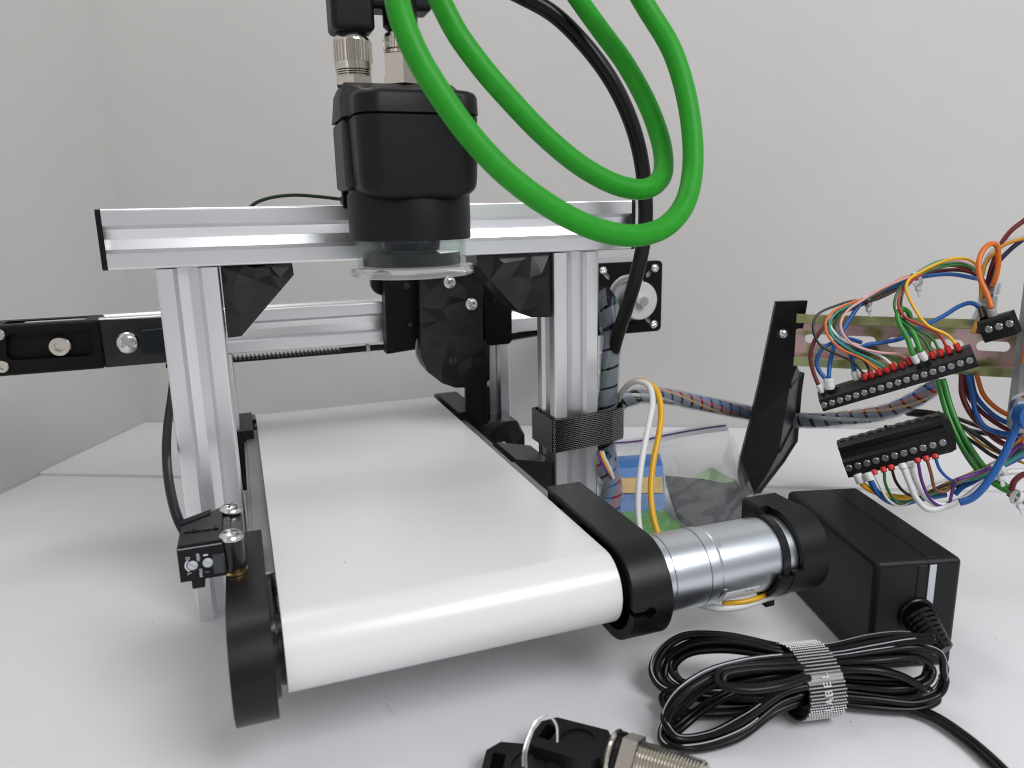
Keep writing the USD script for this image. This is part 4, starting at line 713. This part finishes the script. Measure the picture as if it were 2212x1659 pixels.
a_ = at_d(*c7(1535, 1085), 414); obj('ring_terminal', revolve([(3.2, 0), (7.8, 0), (7.8, 7), (3.2, 7), (3.2, 0)], (-.3, -.9, .1), a_, 32), 'wire_blue', dv); obj('contact', revolve([(6.4, 0), (8.3, 0), (8.3, .7), (6.4, .7), (6.4, 0)], (-.3, -.9, .1), at_d(*c7(1525, 1040), 418), 32), 'screw_steel', dv)
# E4

# ================================================================ bag of plastic parts
def dropped(q, z1, z0=0.0, r=.6):     # a block whose top outline is seen in the photograph at height z1
    P = np.array([at_z(u, v, z1) for u, v in q]); B_ = P.copy(); B_[:, 2] = z0; return hull(np.vstack([P, B_]))
gb = thing('plastic_block', 'green plastic block in the clear bag behind the motor', 'plastic block', (290, 15, 0)); gp = [(1344, 1103), (1436, 1101), (1468, 1134), (1452, 1152), (1350, 1156)]
obj('body', dropped([(1342, 1104), (1437, 1101), (1468, 1130), (1362, 1138)], 14), 'block_green', gb, smooth=False)
bb = thing('plastic_block', 'blue plastic block with a tan band in the clear bag', 'plastic block', (305, 70, 0))
bq_ = [at_d(1334, 1012, 548), at_d(1432, 1006, 552), at_d(1440, 1128, 535), at_d(1334, 1128, 535)]
up_ = [p + WN * 28 for p in bq_]; obj('body', hull(np.vstack([bq_, up_])), 'block_blue', bb, smooth=False)
bt = [at_d(1333, 1034, 544), at_d(1430, 1030, 548), at_d(1433, 1064, 543), at_d(1333, 1064, 539)]; obj('band', hull(np.vstack([np.array(bt) - WN * .6, np.array(bt) + WN * 6])), 'block_tan', bb, smooth=False)
kb = thing('cardboard_block', 'brown and cream block under the dark grey folded packet', 'block', (350, 20, 0))
zt_ = 15.0
ba = [(1470, 1138), (1590, 1140), (1600, 1075), (1480, 1075)]; obj('body', dropped([(1492, 1136), (1590, 1136), (1605, 1085), (1500, 1085)], zt_ - .3), 'cardboard', kb, smooth=False)
obj('cream_end', dropped([(1591, 1136), (1640, 1134), (1640, 1090), (1606, 1088)], zt_ - .3), 'cream', kb, smooth=False)
kg = thing('packet', 'dark grey folded packet in the clear bag, slanting behind the motor', 'packet', (340, 40, 15))
gq = [at_z(1437, 1027, 26), at_z(1592, 1041, 24), at_z(1646, 1120, zt_ + 4), at_z(1640, 1132, zt_ + 2), at_z(1500, 1134, zt_ + 2), at_z(1462, 1105, zt_ + 6)]
gq_ = np.array(gq); obj('body', hull(np.vstack([gq_, gq_ - [0, 0, 5]])), 'block_grey', kg, smooth=False)
def sheet(top_, bot, nu=40, nv=30, amp=1.9, seed=1, th=.25, bulge=0):
    """A thin film between an upper and a lower curve."""
    def rs(c, n):
        c = spline(np.array(c), 8); s = np.r_[0, np.cumsum(np.linalg.norm(np.diff(c, axis=0), axis=1))]; q = np.linspace(0, s[-1], n); return np.stack([np.interp(q, s, c[:, i]) for i in range(3)], 1)
    a, b = rs(top_, nu), rs(bot, nu); t = np.linspace(0, 1, nv)[:, None, None]; P = a[None] * (1 - t) + b[None] * t
    w = (meshkit.fbm(P / np.array([11, 11, 7.0]), 3, seed) - .5) * 2 * amp * 2 + bulge * np.sin(np.linspace(0, np.pi, nv))[:, None]; P = P - WN * w[..., None]
    V = np.vstack([P.reshape(-1, 3), P.reshape(-1, 3) + WN * th]); F = []; n = nu * nv
    for i in range(nv - 1):
        for j in range(nu - 1):
            k = i * nu + j; F += [(k, k + nu, k + 1), (k + 1, k + nu, k + nu + 1), (n + k, n + k + 1, n + k + nu), (n + k + 1, n + k + nu + 1, n + k + nu)]
    rim = [i for i in range(nu)] + [i * nu + nu - 1 for i in range(1, nv)] + [(nv - 1) * nu + j for j in range(nu - 2, -1, -1)] + [i * nu for i in range(nv - 2, 0, -1)]
    for a_, b_ in zip(rim, rim[1:] + rim[:1]): F += [(a_, b_, b_ + n), (a_, b_ + n, a_ + n)]
    t = trimesh.Trimesh(V, F, process=False); t.fix_normals(); return t
zb_ = thing('zip_bag', 'clear zip bag with a purple strip holding plastic blocks behind the motor', 'bag', (340, 40, 0))
obj('film', sheet([at_d(1322, 955, 585), at_d(1388, 944, 592), at_d(1433, 934, 598), at_d(1490, 917, 604), at_d(1560, 909, 610), at_d(1572, 926, 612)], [at_d(1322, 1125, 530), at_d(1400, 1128, 532), at_d(1480, 1115, 528), at_d(1560, 1080, 530), at_d(1600, 1050, 535)], seed=3), 'bag_film', zb_, smooth=60)
obj('film', sheet([at_d(1322, 962, 580), at_d(1388, 958, 586), at_d(1433, 950, 592), at_d(1490, 938, 598), at_d(1577, 932, 604), at_d(1584, 950, 604)], [at_d(1326, 1150, 498), at_d(1400, 1160, 500), at_d(1470, 1140, 496), at_d(1560, 1138, 498), at_d(1650, 1124, 510)], seed=8, amp=3.4, bulge=7), 'bag_film', zb_, smooth=60)
obj('fold', sheet([at_d(1584, 935, 604), at_d(1602, 1000, 585), at_d(1596, 1040, 570)], [at_d(1560, 990, 575), at_d(1600, 1060, 540), at_d(1660, 1122, 520)], nu=16, nv=10, seed=5, amp=1.2), 'bag_film', zb_, smooth=60)
obj('crumple', sheet([at_d(1448, 975, 560), at_d(1470, 1000, 552), at_d(1500, 1020, 548)], [at_d(1455, 985, 548), at_d(1475, 1035, 540), at_d(1520, 1046, 540)], nu=12, nv=8, seed=11, amp=2.0), 'bag_film', zb_, smooth=60)
obj('zip_strip', sheet([at_d(1320, 950, 583), at_d(1388, 945, 589), at_d(1482, 926, 600), at_d(1570, 914, 609)], [at_d(1320, 968, 578), at_d(1388, 962, 584), at_d(1482, 943, 595), at_d(1574, 930, 604)], nu=20, nv=4, amp=.4, seed=2), 'bag_strip', zb_, smooth=60)
obj('purple_line', tube([at_d(1322, 957, 577), at_d(1355, 955, 580), at_d(1388, 951, 583), at_d(1435, 941, 588), at_d(1482, 932, 593), at_d(1530, 924, 598), at_d(1567, 919, 603)], .75, 6), 'wire_purple', zb_)
lg = thing('paper_slip', 'pale green slip showing through the bag above the grey packet', 'slip', at_d(1540, 1035, 556)); sl_ = np.array([at_d(1498, 1030, 552), at_d(1537, 1010, 560), at_d(1592, 1040, 552), at_d(1560, 1043, 549)])
obj('slip', hull(np.vstack([sl_, sl_ + WN * .8])), 'light_green', lg, smooth=False)

# ================================================================ power adapter
AY = math.radians(-15.0); AL, AW, AH = 97.0, 43.5, 57.5
corner = np.array([351.5, -184.8, 0]); lx = np.array([math.cos(AY), math.sin(AY), 0]); ly = np.array([-lx[1], lx[0], 0])
def adp(m_): return move(m_, R=np.stack([lx, ly, [0, 0, 1.0]], 1), at=corner - lx * AW)
pa = thing('power_adapter', 'black plug-in power adapter lying on the table right of the motor', 'power adapter', tuple(corner - lx * AW / 2 + ly * AL / 2))
sx = AW * .60
full = mani(rbox((0, 0, 0), (AW, AL, AH), 3.0, 3))
obj('housing', adp(tm(full ^ mani(box((-5, -5, -5), (sx - .12, AL + 5, AH + 5), 0)))), 'case_black', pa, smooth=40); obj('cover', adp(tm(full ^ mani(box((sx + .12, -5, -5), (AW + 5, AL + 5, AH + 5), 0)))), 'case_black', pa, smooth=40)
obj('seam', adp(box((sx - 3, 1.2, 1.2), (sx + 3, AL - 1.2, AH - 1.2), 2)), 'gloss_black', pa)
obj('rib', [adp(box((sx - 5.2, -.35, 3), (sx - .5, 1.5, AH - 2.5), .3))], 'case_black', pa); obj('marker_strip', adp(box((sx + .6, -.12, 22), (sx + 4.4, 1.0, AH - 2.4), .3)), 'dial_grey', pa)
obj('ridge', adp(box((sx + .8, 3, AH - .6), (sx + 5, AL - 3, AH + .2), .15)), 'case_black', pa)
for i, (s_, h_) in enumerate((('OUTPUT', 3.2), ('INPUT', 3.2), ('AC/DC', 3.2))):
    pass
sr = [adp(cyl((22.6, .5, 29), (22.6, -1.8, 29), 9.2, 32, .6))]
rp = []
for i in range(8): rp += [(8.0 - .42 * i, i * 2.9), (8.0 - .42 * i, i * 2.9 + 1.9), (6.2 - .32 * i, i * 2.9 + 1.95), (6.2 - .32 * i, i * 2.9 + 2.85)]
rp = [(r_, z_ * .8) for r_, z_ in rp]
dirp = lx * .22 - ly * .85 - np.array([0, 0, .50])
p0_ = (corner - lx * AW) + lx * 22.6 - ly * 1.0 + np.array([0, 0, 29])
obj('strain_relief', sr + [revolve([(0, 0)] + rp + [(0, rp[-1][1])], dirp, p0_, 32)], 'rubber_black', pa)

# ================================================================ coiled adapter cable with silver strap
cc_ = thing('coiled_cable', 'black twin adapter cable coiled and tied with a silver strap on the table', 'cable', at_z(1740, 1520, 0))
def loop(pts):                   # (u, v, height)
    return np.array([at_z(u, v, z) for u, v, z in pts])
def twin(pts, name, off=1.35, up=.5, closed=False):
    C = spline(pts, 10); T, N, B = frames(C); Zv = np.array([0, 0, 1.0]); side = np.cross(T, Zv); side /= np.maximum(np.linalg.norm(side, axis=1, keepdims=True), 1e-6); o = side * math.cos(up) + Zv * math.sin(up)
    a_ = obj(name, [tube(C + o * off, 1.55, 10, 1, smooth=False), tube(C - o * off, 1.55, 10, 1, smooth=False)], 'rubber_black', cc_, smooth=True)
    return C, o
g = np.random.default_rng(3)
def strap_pt(k, side, h): # where the strand k leaves the strap
    u = 1742 + (52 if side > 0 else -52); return u, 1400 + k * 14.0, h
Lp = [
 [(1742, 1402, 22), (1690, 1398, 24), (1560, 1372, 27), (1470, 1376, 24), (1425, 1412, 18), (1414, 1450, 12), (1430, 1480, 8), (1500, 1500, 7), (1620, 1505, 9), (1742, 1492, 9)],
 [(1742, 1410, 24), (1690, 1406, 26), (1580, 1385, 27), (1490, 1392, 22), (1440, 1425, 14), (1432, 1462, 9), (1470, 1492, 5), (1560, 1512, 5), (1742, 1500, 6)],
 [(1742, 1415, 22), (1680, 1412, 24), (1560, 1398, 24), (1480, 1410, 18), (1452, 1440, 12), (1470, 1470, 8), (1560, 1482, 8), (1742, 1478, 12)],
 [(1742, 1424, 27), (1690, 1424, 29), (1600, 1436, 30), (1520, 1462, 28), (1462, 1506, 22), (1440, 1556, 12), (1460, 1592, 5), (1530, 1588, 6), (1610, 1548, 14), (1690, 1494, 22), (1742, 1480, 24)],
 [(1742, 1432, 24), (1690, 1432, 26), (1600, 1444, 26), (1530, 1478, 22), (1480, 1520, 14), (1438, 1570, 4.5), (1440, 1604, 3), (1510, 1606, 4), (1600, 1574, 9), (1680, 1514, 16), (1742, 1492, 18)],
 [(1742, 1438, 27), (1690, 1440, 29), (1610, 1444, 31), (1560, 1456, 31), (1558, 1476, 29), (1610, 1488, 28), (1690, 1478, 28), (1742, 1462, 27)],
 [(1742, 1446, 22), (1660, 1456, 24), (1560, 1474, 20), (1470, 1490, 12), (1436, 1508, 8), (1450, 1535, 5), (1540, 1540, 4), (1660, 1530, 4), (1742, 1512, 5)],
 [(1742, 1456, 18), (1650, 1470, 18), (1560, 1505, 14), (1480, 1560, 6), (1446, 1598, 4), (1490, 1612, 3), (1590, 1590, 4), (1670, 1534, 12), (1742, 1505, 14)]]
Rp = [
 [(1742, 1402, 22), (1790, 1398, 24), (1880, 1378, 30), (1950, 1372, 34), (2010, 1382, 36)],
 [(1742, 1412, 24), (1800, 1410, 26), (1890, 1394, 31), (1960, 1382, 35), (2022, 1378, 38)],
 [(1742, 1420, 24), (1800, 1420, 26), (1900, 1405, 30), (1980, 1396, 32), (2028, 1412, 28), (2040, 1450, 20), (2030, 1490, 11), (1980, 1512, 8), (1880, 1504, 9), (1742, 1492, 9)],
 [(1742, 1430, 22), (1800, 1432, 25), (1900, 1425, 28), (1980, 1420, 27), (2008, 1440, 22), (2000, 1468, 17), (1930, 1482, 15), (1840, 1476, 14), (1742, 1470, 14)],
 [(1742, 1440, 22), (1800, 1444, 24), (1890, 1446, 25), (1960, 1466, 20), (1990, 1490, 14), (1950, 1502, 10), (1850, 1492, 10), (1742, 1482, 11)],
 [(1742, 1450, 18), (1810, 1456, 19), (1900, 1462, 18), (1990, 1478, 12), (2020, 1505, 7), (1980, 1525, 5), (1880, 1522, 5), (1742, 1505, 5)],
 [(1742, 1488, 8), (1820, 1498, 8), (1900, 1514, 5), (1960, 1532, 3), (1990, 1528, 3), (2005, 1510, 5)]]
LC = []
for i, q in enumerate(Lp + Rp): LC.append(twin(loop(q), 'cable_strand', up=g.uniform(-.3, .9)))
for i in (0, 3, 4, 8, 9, 10):         # the white stripe printed along some strands
    C, o = LC[i]; nrm = np.cross(np.gradient(C, axis=0), o); nrm /= np.linalg.norm(nrm, axis=1, keepdims=True); nrm *= np.sign(nrm[:, 2:3] + 1e-9)
    k = len(C); obj('stripe', tube((C + o * 1.35 + nrm * 1.38)[int(k * .1):int(k * .85)], .3, 6, 1, smooth=False), 'dial_grey', cc_)
C, o = twin(loop([(1742, 1496, 8), (1850, 1510, 6), (1940, 1525, 4), (2010, 1545, 3.4), (2080, 1590, 3), (2150, 1650, 3), (2215, 1720, 3)]), 'cable_tail', 1.6, .05)
# silver strap: an oval band of woven tape
sc0 = at_z(1742, 1468, 15); dirS = at_z(1800, 1462, 15) - at_z(1690, 1475, 15); dirS[2] = 0; dirS /= np.linalg.norm(dirS); sidS = np.array([-dirS[1], dirS[0], 0])
ss = thing('silver_strap', 'silver woven strap with rotated lettering round the coiled cable', 'strap', sc0 - [0, 0, 14])
aa = np.linspace(0, 2 * np.pi, 73); hz = 14.8
ell = lambda t, k=1.0: sc0 + k * (sidS * 17.5 * math.cos(t) + np.array([0, 0, hz * math.sin(t)]))
obj('band', ribbon([ell(t) for t in aa], dirS * 17, .9), 'gloss_black', ss)
kn = []
for i, t in enumerate(np.linspace(0, 2 * np.pi, 66, endpoint=False)):
    n_ = sidS * math.cos(t) / 17.5 + np.array([0, 0, math.sin(t) / hz]); n_ /= np.linalg.norm(n_); tg = np.cross(n_, dirS)
    for j in range(15):
        kn.append(move(hull([(-.62, 0, 0), (.62, 0, 0), (0, -.42, .0), (0, .42, 0), (0, 0, .5), (-.3, .2, .3), (.3, -.2, .3)]), R=np.stack([dirS, tg, n_], 1), at=ell(t) + n_ * .4 + dirS * ((j - 7 + (.5 if i % 2 else 0)) * 1.12)))
obj('weave', kn, 'strap_silver', ss, smooth=60, kind='stuff')
t = math.radians(152 + 0) ; tt = [math.pi + .12 - k * .22 for k in range(5)]
for ch, t in zip('LABEL', tt):
    n_ = sidS * math.cos(t) / 17.5 + np.array([0, 0, math.sin(t) / hz]); n_ /= np.linalg.norm(n_); tg = np.cross(n_, dirS); tg = tg if tg[2] > 0 else -tg
    obj('lettering', text(ch, 3.3, .25, ell(t) + n_ * .95, tg, np.cross(n_, tg)), 'print_white', ss)

# ================================================================ key switch and keys
kd = at_z(1518, 1643, 20) - at_z(1372, 1598, 20); kd[2] = 0; kd /= np.linalg.norm(kd); ks = np.array([-kd[1], kd[0], 0])
kz = 11.2; k0 = at_z(1372, 1600, kz + 9.4); k0 = k0 - np.array([0, 0, 9.4]) - ks * 2.0
kt = np.array([0, 0, 1.0])
lk = thing('key_lock', 'nickel plated threaded key lock lying at the bottom edge', 'lock', (*k0[:2], 0))
tp = [(0, 0)]
for i in range(22): tp += [(9.5, i * 1.25), (9.5, i * 1.25 + .35), (8.8, i * 1.25 + .75), (8.8, i * 1.25 + .95)]
obj('threaded_barrel', revolve(tp + [(8.6, 27.8), (7.2, 28.5), (7.0, 38), (0, 38)], kd, k0, 64), 'nickel', lk, smooth=30)
nut = trimesh.creation.cylinder(11.6, 6.0, sections=6); obj('nut', move(cut(nut, trimesh.creation.cylinder(9.3, 9)), R=frame(kd, kt) @ rotz(.08), at=k0 - kd * 1.0), 'nickel', lk, smooth=False)
obj('rubber_washer', cyl(k0 - kd * 6.6, k0 - kd * 4.2, 10.8, 64, .5), 'rubber_black', lk); obj('flange', revolve([(0, 0), (10.4, 0), (11.2, .8), (11.3, 1.6), (10.6, 2.2), (0, 2.2)], kd, k0 - kd * 9.0, 64), 'nickel', lk)
def key_head(c, xd, yd, L=31, W=21, T=8, label=None):
    xd = np.array(xd, float) / np.linalg.norm(xd); yd = np.array(yd, float); yd -= xd * (xd @ yd); yd /= np.linalg.norm(yd); zd = np.cross(xd, yd)
    out = sg.Polygon([(-L / 2 + 4, -W / 2), (L / 2 - 3, -W / 2), (L / 2, -W / 2 + 4), (L / 2, W / 2 - 4), (L / 2 - 3, W / 2), (-L / 2 + 5, W / 2), (-L / 2, W / 2 - 5), (-L / 2, -W / 2 + 4)]).buffer(-1).buffer(1)
    hole = sg.Polygon([(-L / 2 + 3, -4.5), (-L / 2 + 8.5, -4.5), (-L / 2 + 8.5, 4.5), (-L / 2 + 3, 4.5)])
    body_ = cut(prism_z(out.difference(hole), -T / 2, T / 2), *[prism_z(sg.Point(3.2, 0).buffer(7.2), s * T / 2 - .9, s * T / 2 + .9) for s in (-1, 1)])
    return lambda name, t: obj(name, move(body_, R=np.stack([xd, yd, zd], 1), at=c), 'printed_black', t, smooth=30), xd, yd, zd
# front key sits in the lock; its head lies along the lock axis
kc = k0 - kd * (9 + 15.5 + 2); kx = kd * 1.0 + np.array([0, 0, .06]); ky = ks * 1.0 + np.array([0, 0, -.02])
kk = thing('key', 'black headed key inserted in the key lock', 'key', (*kc[:2], 0)); f_, xd, yd, zd = key_head(kc + np.array([0, 0, -1.0]), kx, ky); f_('head', kk)
obj('blade', move(box((13, -4, -1), (20, 4, 1), .2), R=np.stack([xd, yd, zd], 1), at=kc), 'nickel', kk)
kc2 = at_z(1128, 1668, 5); kx2 = np.array([.86, -.5, 0.02]); ky2 = np.array([.5, .86, .12])
k2 = thing('key', 'second black headed key lying flat on the table at the left of the lock', 'key', (*kc2[:2], 0)); f2, *_ = key_head(kc2, kx2, ky2); f2('head', k2)
obj('blade', move(box((15, -4, -1), (38, 4, 1), .2), R=frame(np.cross(kx2, ky2), kx2), at=kc2), 'nickel', k2)
rg = thing('key_ring', 'thin steel split ring standing up through both key heads', 'key ring', at_z(1160, 1620, 0))
r0, r1_, r2_ = at_d(1204, 1601, 270), at_d(1182, 1544, 275), at_d(1131, 1618, 262)
for k_ in (0, 1):
    pts = [at_d(1204, 1603, 269), at_d(1201, 1565, 272), at_d(1183, 1545, 273), at_d(1160, 1556, 271), at_d(1143, 1588, 267), at_d(1131, 1625, 262), at_d(1130, 1655, 259)]
    obj('coil', tube(np.array(pts) + np.array([.5, -.5, -.2]) * k_ * np.linspace(0, 1.6, 7)[:, None], .34, 8, 8), 'screw_steel', rg)

# ================================================================ specks of dust
sp = [at_z(u, v, ZB + .05) for u, v in ((616, 1097), (745, 1215))] + [at_z(u, v, .05) for u, v in ((330, 1345), (180, 1380), (832, 1505), (1838, 1560), (2150, 1380), (1085, 1600))]
top('dust', [box(p - .22, p + .22, .05) for p in sp] + [tube([at_z(835, 1520, .1), at_z(842, 1532, .5), at_z(852, 1540, .1)], .05, 4)], 'dust', 'dark specks and a hair of dust on the table and belt', None); stage.GetPrimAtPath('/World/dust').SetCustomDataByKey('kind', 'stuff')

# things of one kind share a group
GROUPS = {'wire': 'coloured wires of the machine wiring', 'cable tie': 'clear cable ties on the wire bundles', 'terminal block': 'black screw terminal blocks', 'connector': 'screw plugs on the camera', 'key': 'black headed keys', 'plastic block': 'plastic blocks in the clear bag', 'cable bundle': 'wire bundles in clear spiral wrap'}
for p in stage.GetPrimAtPath('/World').GetChildren():
    c = p.GetCustomDataByKey('category')
    if c in GROUPS: p.SetCustomDataByKey('group', GROUPS[c])
